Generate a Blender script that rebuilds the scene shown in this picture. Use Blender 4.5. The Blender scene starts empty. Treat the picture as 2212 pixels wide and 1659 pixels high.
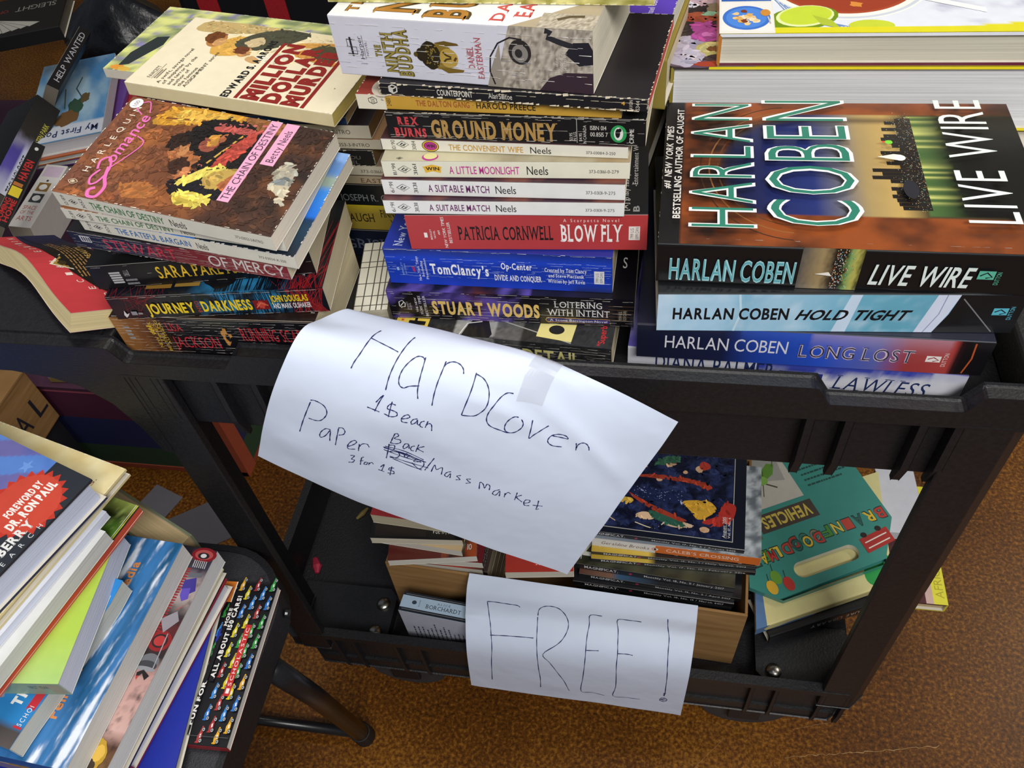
import bpy, math, random
from mathutils import Vector, Matrix, Euler, noise
PI=math.pi
C=bpy.context.scene.collection
scn=bpy.context.scene
# ---------------------------------------------------------------- camera
cd=bpy.data.cameras.new('camera'); cam=bpy.data.objects.new('camera',cd); C.objects.link(cam)
cd.sensor_width=36.0; cd.lens=1784.653/2212*36; cd.clip_start=.02; cd.clip_end=60
cam.matrix_world=Matrix(((0.98463,-0.057527,0.164907,0.36204),(0.150212,0.760658,-0.631534,-0.38443),(-0.089107,0.646598,0.757608,1.28665),(0,0,0,1)))
scn.camera=cam
# ---------------------------------------------------------------- light and exposure
scn.view_settings.view_transform='Standard'; scn.view_settings.look='None'
scn.view_settings.gamma=1.0; scn.view_settings.use_curve_mapping=False
scn.view_settings.exposure=0.0
scn.render.film_transparent=False
w=bpy.data.worlds.new('World'); scn.world=w; w.use_nodes=True
w.node_tree.nodes['Background'].inputs[0].default_value=(.80,.87,1,1)
w.node_tree.nodes['Background'].inputs[1].default_value=.15
def area(name,loc,target,sx,sy,power,col):
    ld=bpy.data.lights.new(name,'AREA'); ld.shape='RECTANGLE'; ld.size=sx; ld.size_y=sy; ld.energy=power; ld.color=col
    o=bpy.data.objects.new(name,ld); C.objects.link(o); o.location=loc
    o.rotation_euler=(Vector(target)-Vector(loc)).to_track_quat('-Z','Y').to_euler()
    return o
# two long ceiling fluorescents of the shop and a lower front lamp
area('ceiling_light_front',(.15,.25,3.0),(.2,.3,.8),1.25,.30,24,(1,.965,.90))
area('ceiling_light_right',(2.7,1.4,3.0),(1.6,.8,0),1.25,.30,24,(1,.90,.74))
area('aisle_light',(.80,-1.05,2.08),(.25,0,.85),1.0,.30,31,(1,.975,.945))  # unseen front lamp, hung low so less of its light reaches the lower shelf
# ---------------------------------------------------------------- helpers
def lin(h):
    if isinstance(h,str):
        h=h.lstrip('#'); 
        if len(h)==3: h=''.join(a+a for a in h)
        r=[int(h[i:i+2],16)/255 for i in (0,2,4)]
        return tuple(x/12.92 if x<=.04045 else ((x+.055)/1.055)**2.4 for x in r)
    return tuple(h)
def mixc(a,b,t):
    a=lin(a);b=lin(b);t=min(1,max(0,t)); return tuple(a[i]*(1-t)+b[i]*t for i in range(3))
def ramp(t,stops):
    for i in range(len(stops)-1):
        if t<=stops[i+1][0]:
            a,b=stops[i],stops[i+1]; return mixc(a[1],b[1],(t-a[0])/(b[0]-a[0]+1e-9))
    return lin(stops[-1][1])
def fbm(x,y,s=0,o=4): return noise.fractal(Vector((x,y,s*7.31)),1.0,2.0,o)
MATS={}
def node_mat(name):
    m=bpy.data.materials.new(name); m.use_nodes=True; nt=m.node_tree
    return m,nt,nt.nodes['Principled BSDF']
def nd(nt,t,**k):
    n=nt.nodes.new(t)
    for a,b in k.items():
        if a.startswith('i_'): n.inputs[int(a[2:]) if a[2:].isdigit() else a[2:].replace('_',' ')].default_value=b
        else: setattr(n,a,b)
    return n
def print_mat(name,rough,coat,bump=.0):
    """ink on paper or card: the printed colours are held by the mesh"""
    if name in MATS: return MATS[name]
    m,nt,b=node_mat(name); L=nt.links
    a=nd(nt,'ShaderNodeAttribute',attribute_name='Col'); tc=nd(nt,'ShaderNodeTexCoord')
    n=nd(nt,'ShaderNodeTexNoise',i_Scale=90.,i_Detail=5.); L.new(tc.outputs['Object'],n.inputs['Vector'])
    r=nd(nt,'ShaderNodeMapRange'); r.inputs[3].default_value=.90; r.inputs[4].default_value=1.06; L.new(n.outputs[0],r.inputs[0])
    v=nd(nt,'ShaderNodeVectorMath',operation='SCALE'); L.new(a.outputs['Color'],v.inputs[0]); L.new(r.outputs[0],v.inputs['Scale'])
    L.new(v.outputs[0],b.inputs['Base Color'])
    b.inputs['Roughness'].default_value=rough; b.inputs['Coat Weight'].default_value=coat; b.inputs['Coat Roughness'].default_value=.18
    b.inputs['Specular IOR Level'].default_value=.35
    n2=nd(nt,'ShaderNodeTexNoise',i_Scale=22.,i_Detail=3.); L.new(tc.outputs['Object'],n2.inputs['Vector'])
    bp=nd(nt,'ShaderNodeBump',i_Strength=.12,i_Distance=.004); L.new(n2.outputs[0],bp.inputs['Height']); L.new(bp.outputs[0],b.inputs['Normal'])
    MATS[name]=m; return m
GLOSS=print_mat('glossy_printed_card',.34,.35); MATTE=print_mat('worn_printed_card',.5,.08); FLAT=print_mat('uncoated_card',.7,0)
def page_mat():
    m,nt,b=node_mat('stacked_paper_pages'); L=nt.links
    a=nd(nt,'ShaderNodeAttribute',attribute_name='Col'); tc=nd(nt,'ShaderNodeTexCoord')
    mp=nd(nt,'ShaderNodeMapping'); mp.inputs['Scale'].default_value=(6,6,900); L.new(tc.outputs['Object'],mp.inputs['Vector'])
    n=nd(nt,'ShaderNodeTexNoise',i_Scale=1.,i_Detail=3.); L.new(mp.outputs[0],n.inputs['Vector'])
    r=nd(nt,'ShaderNodeMapRange'); r.inputs[1].default_value=.3; r.inputs[2].default_value=.7; r.inputs[3].default_value=.80; r.inputs[4].default_value=1.03; L.new(n.outputs[0],r.inputs[0])
    v=nd(nt,'ShaderNodeVectorMath',operation='SCALE'); L.new(a.outputs['Color'],v.inputs[0]); L.new(r.outputs[0],v.inputs['Scale'])
    L.new(v.outputs[0],b.inputs['Base Color']); b.inputs['Roughness'].default_value=.85; b.inputs['Specular IOR Level'].default_value=.15
    bp=nd(nt,'ShaderNodeBump',i_Strength=.35,i_Distance=.0006); L.new(n.outputs[0],bp.inputs['Height']); L.new(bp.outputs[0],b.inputs['Normal'])
    return m
PAGES=page_mat()
def plain(name,col,rough=.5,metal=0.,spec=.5,nscale=0,nlo=.8,nhi=1.1,bump=0,bscale=200,coat=0,det=6.):
    if name in MATS: return MATS[name]
    m,nt,b=node_mat(name); L=nt.links; c=lin(col)
    b.inputs['Roughness'].default_value=rough; b.inputs['Metallic'].default_value=metal; b.inputs['Specular IOR Level'].default_value=spec; b.inputs['Coat Weight'].default_value=coat
    tc=nd(nt,'ShaderNodeTexCoord')
    n=nd(nt,'ShaderNodeTexNoise',i_Scale=float(nscale or 60),i_Detail=det); L.new(tc.outputs['Object'],n.inputs['Vector'])
    r=nd(nt,'ShaderNodeMapRange'); r.inputs[1].default_value=.3; r.inputs[2].default_value=.7; r.inputs[3].default_value=nlo; r.inputs[4].default_value=nhi; L.new(n.outputs[0],r.inputs[0])
    v=nd(nt,'ShaderNodeVectorMath',operation='SCALE'); v.inputs[0].default_value=c; L.new(r.outputs[0],v.inputs['Scale']); L.new(v.outputs[0],b.inputs['Base Color'])
    if bump:
        n2=nd(nt,'ShaderNodeTexNoise',i_Scale=float(bscale),i_Detail=4.); L.new(tc.outputs['Object'],n2.inputs['Vector'])
        bp=nd(nt,'ShaderNodeBump',i_Strength=bump,i_Distance=.002); L.new(n2.outputs[0],bp.inputs['Height']); L.new(bp.outputs[0],b.inputs['Normal'])
    MATS[name]=m; return m
class MB:
    def __init__(s): s.V=[];s.F=[];s.K=[];s.M=[]
    def add(s,pts,col=None,mi=0):
        i=len(s.V); s.V+= [tuple(p) for p in pts]; s.F.append(tuple(range(i,i+len(pts)))); s.K.append(col); s.M.append(mi)
    def addidx(s,verts,faces,col=None,mi=0):
        i=len(s.V); s.V+=[tuple(p) for p in verts]
        for f in faces: s.F.append(tuple(i+k for k in f)); s.K.append(col); s.M.append(mi)
    def box(s,a,b,col=None,mi=0):
        x0,y0,z0=a;x1,y1,z1=b
        v=[(x0,y0,z0),(x1,y0,z0),(x1,y1,z0),(x0,y1,z0),(x0,y0,z1),(x1,y0,z1),(x1,y1,z1),(x0,y1,z1)]
        s.addidx(v,[(0,3,2,1),(4,5,6,7),(0,1,5,4),(1,2,6,5),(2,3,7,6),(3,0,4,7)],col,mi)
    def prism(s,poly,axis,a,b,col=None,mi=0):
        """polygon extruded along an axis: axis 'y' takes (x,z), 'x' takes (y,z), 'z' takes (x,y)"""
        f={'y':lambda p,t:(p[0],t,p[1]),'x':lambda p,t:(t,p[0],p[1]),'z':lambda p,t:(p[0],p[1],t)}[axis]
        n=len(poly); v=[f(p,a) for p in poly]+[f(p,b) for p in poly]
        s.addidx(v,[tuple(range(n)),tuple(range(2*n-1,n-1,-1))]+[(i,(i+1)%n+0,(i+1)%n+n,i+n) for i in range(n)],col,mi)
    def tube(s,pts,r,col=None,mi=0,seg=14,cap=True):
        pts=[Vector(p) for p in pts]; V=[];F=[]; up=None
        for i,p in enumerate(pts):
            d=((pts[min(i+1,len(pts)-1)]-pts[max(i-1,0)])).normalized()
            if up is None: up=d.orthogonal().normalized()
            up=(up-d*up.dot(d)).normalized(); sd=d.cross(up); rr=r[i] if isinstance(r,(list,tuple)) else r
            V+=[p+(up*math.cos(2*PI*k/seg)+sd*math.sin(2*PI*k/seg))*rr for k in range(seg)]
        for i in range(len(pts)-1):
            for k in range(seg): F.append((i*seg+k,i*seg+(k+1)%seg,(i+1)*seg+(k+1)%seg,(i+1)*seg+k))
        if cap: F+= [tuple(range(seg-1,-1,-1)),tuple(range((len(pts)-1)*seg,len(pts)*seg))]
        s.addidx(V,F,col,mi)
    def build(s,name,mats,parent=None,warp=None,smooth=False,bevel=0,weld=False,solid=0):
        me=bpy.data.meshes.new(name); V=s.V
        if warp: V=[warp(Vector(v)) for v in V]
        me.from_pydata([tuple(v) for v in V],[],s.F)
        for m in (mats if isinstance(mats,(list,tuple)) else [mats]): me.materials.append(m)
        me.polygons.foreach_set('material_index',s.M)
        if any(k is not None for k in s.K):
            at=me.color_attributes.new('Col','FLOAT_COLOR','CORNER'); buf=[]
            for f,k in zip(s.F,s.K):
                if k is None: k=(.5,.5,.5)
                if isinstance(k[0],(tuple,list)):
                    for c in k: buf+=[c[0],c[1],c[2],1]
                else: buf+=[k[0],k[1],k[2],1]*len(f)
            at.data.foreach_set('color',buf)
        if smooth: me.polygons.foreach_set('use_smooth',[True]*len(s.F))
        me.update()
        o=bpy.data.objects.new(name,me); C.objects.link(o)
        if parent: o.parent=parent
        if weld: mo=o.modifiers.new('weld','WELD'); mo.merge_threshold=1e-5
        if solid: mo=o.modifiers.new('solid','SOLIDIFY'); mo.thickness=solid; mo.offset=0
        if bevel:
            mo=o.modifiers.new('bevel','BEVEL'); mo.width=bevel; mo.segments=2; mo.limit_method='ANGLE'; mo.angle_limit=.7
        return o
def tag(o,label,cat,group=None,kind=None):
    o['label']=label; o['category']=cat
    if group: o['group']=group
    if kind: o['kind']=kind
    return o
def thing(name,label,cat,loc=(0,0,0),rot=(0,0,0),group=None):
    o=bpy.data.objects.new(name,None); C.objects.link(o); o.location=loc; o.rotation_euler=[math.radians(a) for a in rot]
    o.empty_display_size=.03
    return tag(o,label,cat,group)
# ---- lettering: outlines of the built-in font, one glyph at a time
GL={}
def glyph(ch,off):
    k=(ch,off)
    if k not in GL:
        cu=bpy.data.curves.new('g','FONT'); cu.body=ch; cu.resolution_u=3; cu.fill_mode='FRONT'; cu.offset=off
        o=bpy.data.objects.new('g',cu); me=o.to_mesh()
        vs=[(v.co.x,v.co.y) for v in me.vertices]; fs=[tuple(p.vertices) for p in me.polygons]
        o.to_mesh_clear(); bpy.data.objects.remove(o); bpy.data.curves.remove(cu)
        x0=min(v[0] for v in vs); x1=max(v[0] for v in vs); GL[k]=(vs,fs,x0,x1)
    return GL[k]
SB=dict(A=[0,1],B=[.08],D=[.08],E=[.08],F=[.1],H=[.08,.92],I=[.5],K=[.08,.94],L=[.1],M=[.05,.95],N=[.06],P=[.1],R=[.1,.94],T=[.5],X=[.06,.94],Y=[.5],h=[.1,.9],i=[.5],l=[.5],m=[.05,.5,.95],n=[.1,.9],r=[.15],f=[.4],k=[.1,.9])
ST=dict(B=[.08],D=[.08],H=[.08,.92],I=[.5],K=[.08,.9],L=[.1],M=[.05,.95],N=[.06,.94],P=[.1],R=[.1],U=[.08,.92],V=[.04,.96],W=[.03,.97],X=[.06,.94],Y=[.04,.96],E=[.08],F=[.1])
def layout(s,off,serif,track):
    V=[];F=[];x=0
    for ch in s:
        if ch==' ': x+=.30+track; continue
        vs,fs,x0,x1=glyph(ch,off); i=len(V); V+=[(v[0]-x0+x,v[1]) for v in vs]; F+=[tuple(i+k for k in f) for f in fs]
        wd=x1-x0
        if serif:
            sw=.085
            for tb,yy in ((SB,0.0),(ST,.70)):
                for p in tb.get(ch,()):
                    if yy and ch.islower(): continue
                    cx=x+p*wd; i=len(V); V+=[(cx-sw*1.5,yy-.0),(cx+sw*1.5,yy),(cx+sw*1.5,yy+.035),(cx-sw*1.5,yy+.035)]; F.append((i,i+1,i+2,i+3))
        x+=wd+.085+track+(.04 if serif else 0)
    return V,F
class Face:
    """a flat printed face; (u,v) run 0..1 over W x H"""
    def __init__(s,mb,o,ux,uy,W,H,mi=0,fn=None):
        s.mb=mb;s.o=Vector(o);s.ux=Vector(ux);s.uy=Vector(uy);s.n=s.ux.cross(s.uy);s.W=W;s.H=H;s.k=3;s.mi=mi;s.fn=fn;s.hist=[]
    def P(s,u,v):
        q=s.fn(u,v) if s.fn else s.o+s.ux*(u*s.W)+s.uy*(v*s.H)
        if s.fn: return q[0]+q[1]*(s.k*8e-6)
        return q+s.n*(s.k*8e-6)
    def lay(s,n=1): s.k+=n; return s
    soft=False
    def poly(s,pts,c):
        if s.soft and len(pts)>3:
            for _ in range(2):
                q=[]
                for i in range(len(pts)):
                    a,b=pts[i],pts[(i+1)%len(pts)]; q+=[(a[0]*.8+b[0]*.2,a[1]*.8+b[1]*.2),(a[0]*.2+b[0]*.8,a[1]*.2+b[1]*.8)]
                pts=q
        s.lay(); s.mb.add([s.P(*p) for p in pts],lin(c),s.mi); s.hist.append((pts,lin(c))); return s
    def rect(s,u0,v0,u1,v1,c):
        k,s.soft=s.soft,False; s.poly([(u0,v0),(u1,v0),(u1,v1),(u0,v1)],c); s.soft=k; return s
    def ell(s,u,v,ru,rv,c,n=22,rot=0,jit=0,seed=0):
        rnd=random.Random(seed); pts=[]
        for i in range(n):
            a=2*PI*i/n; r=1+jit*rnd.uniform(-1,1); x=ru*s.W*math.cos(a)*r; y=rv*s.H*math.sin(a)*r
            pts.append((u+(x*math.cos(rot)-y*math.sin(rot))/s.W, v+(x*math.sin(rot)+y*math.cos(rot))/s.H))
        k,s.soft=s.soft,bool(jit) and s.soft; s.poly(pts,c); s.soft=k; return s
    def line(s,pts,w,c):
        """stroke of width w metres"""
        if s.soft and len(pts)>2:
            n=len(pts)-1; P_=list(pts); out=[]
            for i in range(n):
                a,b,c_,d=P_[max(i-1,0)],P_[i],P_[i+1],P_[min(i+2,n)]
                for t in (0,.2,.4,.6,.8): out.append(tuple(.5*(2*b[k]+(c_[k]-a[k])*t+(2*a[k]-5*b[k]+4*c_[k]-d[k])*t*t+(3*b[k]-a[k]-3*c_[k]+d[k])*t**3) for k in (0,1)))
            pts=out+[P_[-1]]
        s.lay(); c=lin(c); q=[(p[0]*s.W,p[1]*s.H) for p in pts]; L=[]
        for i in range(len(q)):
            a=q[max(i-1,0)];b=q[min(i+1,len(q)-1)]; dx,dy=b[0]-a[0],b[1]-a[1]; d=math.hypot(dx,dy) or 1
            nx,ny=-dy/d*w/2,dx/d*w/2; L.append(((q[i][0]+nx)/s.W,(q[i][1]+ny)/s.H,(q[i][0]-nx)/s.W,(q[i][1]-ny)/s.H))
        for i in range(len(L)-1):
            a,b=L[i],L[i+1]; s.mb.add([s.P(a[2],a[3]),s.P(b[2],b[3]),s.P(b[0],b[1]),s.P(a[0],a[1])],c,s.mi)
        return s
    def art(s,u0,v0,u1,v1,nx,ny,f):
        s.lay(); s.hist.append(((u0,v0,u1,v1),f)); col=[[f(i/nx,j/ny) for i in range(nx+1)] for j in range(ny+1)]
        pt=[[s.P(u0+(u1-u0)*i/nx,v0+(v1-v0)*j/ny) for i in range(nx+1)] for j in range(ny+1)]
        for j in range(ny):
            for i in range(nx):
                s.mb.add([pt[j][i],pt[j][i+1],pt[j+1][i+1],pt[j+1][i]],(col[j][i],col[j][i+1],col[j+1][i+1],col[j+1][i]),s.mi)
        return s
    def text(s,st,u0,v0,u1,v1,c,rot=0,bold=0,ital=0,serif=False,track=0,desc=False):
        """lettering fitted to the box; rot 90 reads along +v, 180 upside down, 270 along -v"""
        s.lay(); V,F=layout(st,bold,serif,track); c=lin(c)
        xs=[v[0] for v in V]; x0,x1=min(xs),max(xs); ys=[v[1] for v in V]
        y0,y1=(0.,.72) if not desc else (min(ys),max(ys))
        out=[]
        for x,y in V:
            a=(x-x0)/(x1-x0+1e-9); b=(y-y0)/(y1-y0)
            a+=ital*(b-.0)*(s.H*abs(v1-v0) if rot in(0,180) else s.W*abs(u1-u0))/max(1e-6,(s.W*abs(u1-u0) if rot in(0,180) else s.H*abs(v1-v0)))
            if rot==0: u,v=u0+(u1-u0)*a,v0+(v1-v0)*b
            elif rot==90: u,v=u1-(u1-u0)*b,v0+(v1-v0)*a
            elif rot==180: u,v=u1-(u1-u0)*a,v1-(v1-v0)*b
            else: u,v=u0+(u1-u0)*b,v1-(v1-v0)*a
            out.append(s.P(u,v))
        i=len(s.mb.V); s.mb.V+=[tuple(p) for p in out]
        for f in F: s.mb.F.append(tuple(i+k for k in f)); s.mb.K.append(c); s.mb.M.append(s.mi)
        return s
    def under(s,u,v):
        for g_,c in reversed(s.hist):
            if callable(c):
                if g_[0]<=u<=g_[2] and g_[1]<=v<=g_[3]: return c((u-g_[0])/(g_[2]-g_[0]),(v-g_[1])/(g_[3]-g_[1]))
                continue
            ins=False
            for i in range(len(g_)):
                a,b=g_[i],g_[i-1]
                if (a[1]>v)!=(b[1]>v) and u<(b[0]-a[0])*(v-a[1])/(b[1]-a[1])+a[0]: ins=not ins
            if ins: return c
    def brush(s,n,u0,v0,u1,v1,size,amp=.35,seed=1,ang=None):
        """short paint strokes that vary the tone of what is already painted there"""
        rnd=random.Random(seed); s.lay(); out=[]
        for _ in range(n):
            u,v=rnd.uniform(u0,u1),rnd.uniform(v0,v1); c=s.under(u,v)
            if c is None: continue
            k=1+amp*rnd.uniform(-1,1.1); w_=rnd.uniform(-.08,.08); c=(c[0]*k*(1+w_),c[1]*k,c[2]*k*(1-w_))
            a=(ang if ang is not None else rnd.uniform(0,PI))+rnd.uniform(-.5,.5); r=size*rnd.uniform(.5,1.4); q=[]
            for t in range(7):
                x=r*math.cos(2*PI*t/7); y=r*.38*math.sin(2*PI*t/7); q.append((u+(x*math.cos(a)-y*math.sin(a))/s.W,v+(x*math.sin(a)+y*math.cos(a))/s.H))
            out.append((q,c))
        for i,(q,c) in enumerate(out):
            if i%60==0: s.lay()
            s.mb.add([s.P(*p) for p in q],c,s.mi)
        return s
    def lines(s,n,u0,v0,u1,v1,c,rot=0,seed=1,w=.55,rag=.3):
        """small print too fine to read: rows of word-sized dashes"""
        rnd=random.Random(seed); s.lay(); c=lin(c)
        for i in range(n):
            t0=(i+.5-w/2)/n; t1=(i+.5+w/2)/n; x=0.; end=1-rnd.random()*rag
            while x<end:
                l=min(rnd.uniform(.03,.1),end-x)
                if rot==0: q=[(u0+(u1-u0)*x,v1-(v1-v0)*t1),(u0+(u1-u0)*(x+l),v1-(v1-v0)*t1),(u0+(u1-u0)*(x+l),v1-(v1-v0)*t0),(u0+(u1-u0)*x,v1-(v1-v0)*t0)]
                else: q=[(u0+(u1-u0)*t1,v0+(v1-v0)*x),(u0+(u1-u0)*t1,v0+(v1-v0)*(x+l)),(u0+(u1-u0)*t0,v0+(v1-v0)*(x+l)),(u0+(u1-u0)*t0,v0+(v1-v0)*x)]
                s.mb.add([s.P(*p) for p in q],c,s.mi); x+=l+.018
        return s
    def creases(s,vs,c='#cfc9c0',seed=3,w=.00028,keep=.6,u0=.005,u1=.995):
        """cracked lines along a read spine"""
        rnd=random.Random(seed); s.lay(); c=lin(c)
        for v in vs:
            u=u0
            while u<u1:
                l=rnd.uniform(.004,.05); 
                if rnd.random()<keep:
                    vv=v+rnd.uniform(-1,1)*.012; ww=w*rnd.uniform(.4,1.3)/s.H
                    s.mb.add([s.P(u,vv),s.P(min(u+l,u1),vv+rnd.uniform(-1,1)*.006),s.P(min(u+l,u1),vv+ww),s.P(u,vv+ww*.6)],c,s.mi)
                u+=l
        return s
    def edgewear(s,c='#e6dfcf',seed=5,amt=1.,sides='blrt'):
        rnd=random.Random(seed); s.lay(); c=lin(c)
        for sd in sides:
            n=40
            for i in range(n):
                if rnd.random()>.55*amt: continue
                a=i/n; b=a+rnd.uniform(.3,1)/n; d=rnd.uniform(.0002,.0011)*amt
                if sd=='b': q=[(a,0),(b,0),(b,d/s.H),(a,d/s.H*.5)]
                elif sd=='t': q=[(a,1-d/s.H),(b,1-d/s.H*.6),(b,1),(a,1)]
                elif sd=='l': q=[(0,a),(d/s.W,a),(d/s.W*.6,b),(0,b)]
                else: q=[(1-d/s.W,a),(1,a),(1,b),(1-d/s.W*.5,b)]
                s.mb.add([s.P(*p) for p in q],c,s.mi)
        return s
POSE={
'A7':(-0.0634,0.0208,0.8135,0.00,-0.00,1.36,0.171,0.106,0.0405),
'A6':(-0.0531,0.0184,0.8544,0.00,-0.00,6.77,0.171,0.106,0.024),
'A5':(-0.0609,0.0259,0.8788,0.00,-0.00,9.00,0.171,0.106,0.0236),
'A4':(-0.0637,0.0331,0.9160,5.67,4.46,-4.47,0.171,0.106,0.0165),
'A3':(-0.0483,0.0328,0.9319,5.52,4.64,-6.40,0.168,0.106,0.0125),
'A2':(-0.0538,0.0293,0.9450,5.68,4.45,-4.38,0.168,0.106,0.0105),
'A1':(-0.0532,0.0303,0.9560,5.34,4.85,-8.55,0.168,0.106,0.0135),
'D12':(0.1603,0.0443,0.8035,0.00,-0.00,-3.16,0.172,0.106,0.0272),
'D11':(0.1570,0.0574,0.8311,0.00,-0.00,0.26,0.19,0.106,0.029),
'D10':(0.1596,0.0662,0.8605,0.00,-0.00,-0.79,0.171,0.106,0.0345),
'D9':(0.1831,0.0651,0.8954,0.00,-0.00,2.33,0.171,0.106,0.0318),
'D8':(0.1698,0.0654,0.9276,0.00,-0.00,0.94,0.168,0.106,0.012),
'D7':(0.1702,0.0708,0.9400,0.00,-0.00,-0.39,0.168,0.106,0.0132),
'D6':(0.1727,0.0725,0.9536,0.00,-0.00,0.68,0.168,0.106,0.0134),
'D5':(0.1714,0.0846,0.9674,0.00,-0.00,-2.50,0.168,0.106,0.0092),
'D4':(0.1784,0.0846,0.9770,0.00,-0.00,-2.62,0.172,0.106,0.0196),
'D3':(0.1600,0.0883,0.9970,0.00,-0.00,-3.67,0.175,0.106,0.0106),
'D2':(0.1777,0.0869,1.0080,0.00,-0.00,-6.63,0.175,0.106,0.0086),
'D1':(0.1511,0.0966,1.0170,0.00,-0.00,-8.51,0.169,0.106,0.0395),
'D0':(0.1470,0.1131,1.0569,0.00,-0.00,-3.61,0.205,0.13,0.018),
'E4':(0.3439,0.0422,0.7985,0.00,-0.00,-3.20,0.236,0.158,0.029),
'E3':(0.3506,0.0319,0.8279,0.00,-0.00,-0.47,0.236,0.16,0.033),
'E2':(0.3640,0.0272,0.8613,0.00,-0.00,3.10,0.233,0.158,0.0345),
'E1':(0.3615,0.0388,0.8962,0.00,-0.00,-0.30,0.243,0.167,0.0345),
'C9':(-0.0140,0.1705,0.7970,0.00,0.00,-1.50,0.171,0.106,0.0305),
'C8':(-0.0140,0.1705,0.8279,0.00,0.00,-1.50,0.171,0.106,0.0265),
'C7':(-0.0140,0.1705,0.8548,0.00,0.00,-1.50,0.171,0.106,0.022),
'C6':(-0.0130,0.1704,0.8772,0.00,0.00,-1.50,0.168,0.106,0.0085),
'C5':(-0.0140,0.1704,0.8861,0.00,0.00,-1.50,0.168,0.106,0.0095),
'C4':(-0.0418,0.1705,0.8960,0.00,0.00,-1.50,0.171,0.106,0.0155),
'C3':(-0.0302,0.1704,0.9119,0.00,0.00,-1.50,0.168,0.106,0.0095),
'C2':(-0.0370,0.1704,0.9218,0.00,0.00,-1.50,0.168,0.106,0.0125),
'C1':(-0.0164,0.1694,0.9347,0.00,0.00,-1.50,0.13,0.106,0.007),
'B2':(-0.1001,0.1957,0.9590,-0.42,3.98,-6.01,0.175,0.11,0.0085),
'B1':(-0.0584,0.1589,0.9650,-0.56,3.96,-8.02,0.178,0.108,0.0115),
'M1':(0.2819,0.0850,0.3435,0.00,-0.00,-2.97,0.193,0.135,0.0095),
'M2':(0.2892,0.0907,0.3534,0.00,-0.00,-3.82,0.193,0.135,0.0095),
'M3':(0.2806,0.0975,0.3633,0.00,-0.00,-3.92,0.193,0.135,0.0125),
'M4':(0.3035,0.1011,0.3762,0.00,-0.00,0.36,0.193,0.135,0.008),
'M5':(0.3034,0.1061,0.3846,0.00,-0.00,-0.12,0.193,0.135,0.008),
'K1':(0.3037,0.1140,0.3930,0.00,-0.00,-2.20,0.196,0.128,0.018),
'M6':(0.2869,0.1189,0.4114,0.00,-0.00,-2.74,0.193,0.135,0.009),
'G2':(0.1925,0.2130,0.9355,0.00,0.00,-9.00,0.17,0.12,0.0415),
'G1':(0.1885,0.2090,0.9776,0.00,0.00,-9.00,0.17,0.108,0.016),
'F2':(0.3660,0.2220,0.8990,0.00,0.00,-0.50,0.3,0.23,0.0525),
'F1':(0.3995,0.2220,0.9520,0.00,0.00,-0.50,0.27,0.21,0.025),
'F3':(0.6120,0.1750,0.8380,0.00,0.00,-12.00,0.13,0.1,0.058),
'K8':(0.0690,0.0300,0.3382,-90.00,0.00,-5.00,0.171,0.106,0.026),
'H1':(-0.3812,0.3146,0.7100,-90.00,0.00,97.74,0.178,0.11,0.04),
'H2':(-0.3954,0.2886,0.7150,-90.00,0.00,106.14,0.22,0.14,0.018),
'H3':(-0.4168,0.3208,0.7250,-90.00,0.00,102.29,0.235,0.15,0.045),
'H4':(-0.4649,0.3884,0.7400,-90.00,0.00,103.37,0.235,0.15,0.06),
'H6':(-0.4818,0.5280,0.7200,-90.00,0.00,98.06,0.2,0.13,0.016),
'Q1':(-0.1517,-0.2106,0.5289,0.00,0.00,2.28,0.1593,0.1584,0.01074),
'Q2':(-0.1892,-0.2873,0.5401,0.00,0.00,8.01,0.1701,0.1924,0.01208),
'Q3':(-0.2283,-0.2152,0.5531,0.00,0.00,-7.30,0.1701,0.179,0.01969),
'Q4':(-0.2335,-0.2302,0.5732,0.00,0.00,-5.23,0.179,0.1924,0.01208),
'Q5':(-0.2239,-0.2490,0.5857,0.00,0.00,-4.44,0.1701,0.2148,0.02193),
'Q6':(-0.2585,-0.2483,0.6081,0.00,0.00,-3.22,0.188,0.2023,0.02461),
'Q7':(-0.2784,-0.2227,0.6332,0.00,0.00,-10.68,0.1701,0.1477,0.01924),
'Q8':(-0.2597,-0.2260,0.6529,0.00,0.00,5.80,0.179,0.136,0.02282),
'Q9':(-0.3324,-0.1753,0.6761,0.00,0.00,-13.44,0.2148,0.179,0.01029),
'Q10':(-0.3139,-0.1919,0.6869,0.00,0.00,-12.82,0.1969,0.1522,0.01566),
'Q11':(-0.3204,-0.1671,0.7030,0.00,0.00,-15.53,0.1969,0.1522,0.0085),
'Q12':(-0.3387,-0.1526,0.7119,0.00,0.00,-15.15,0.2148,0.179,0.01029),
'Q13':(-0.3315,-0.1340,0.7227,0.00,0.00,-18.88,0.2103,0.1432,0.02909),
}

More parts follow.
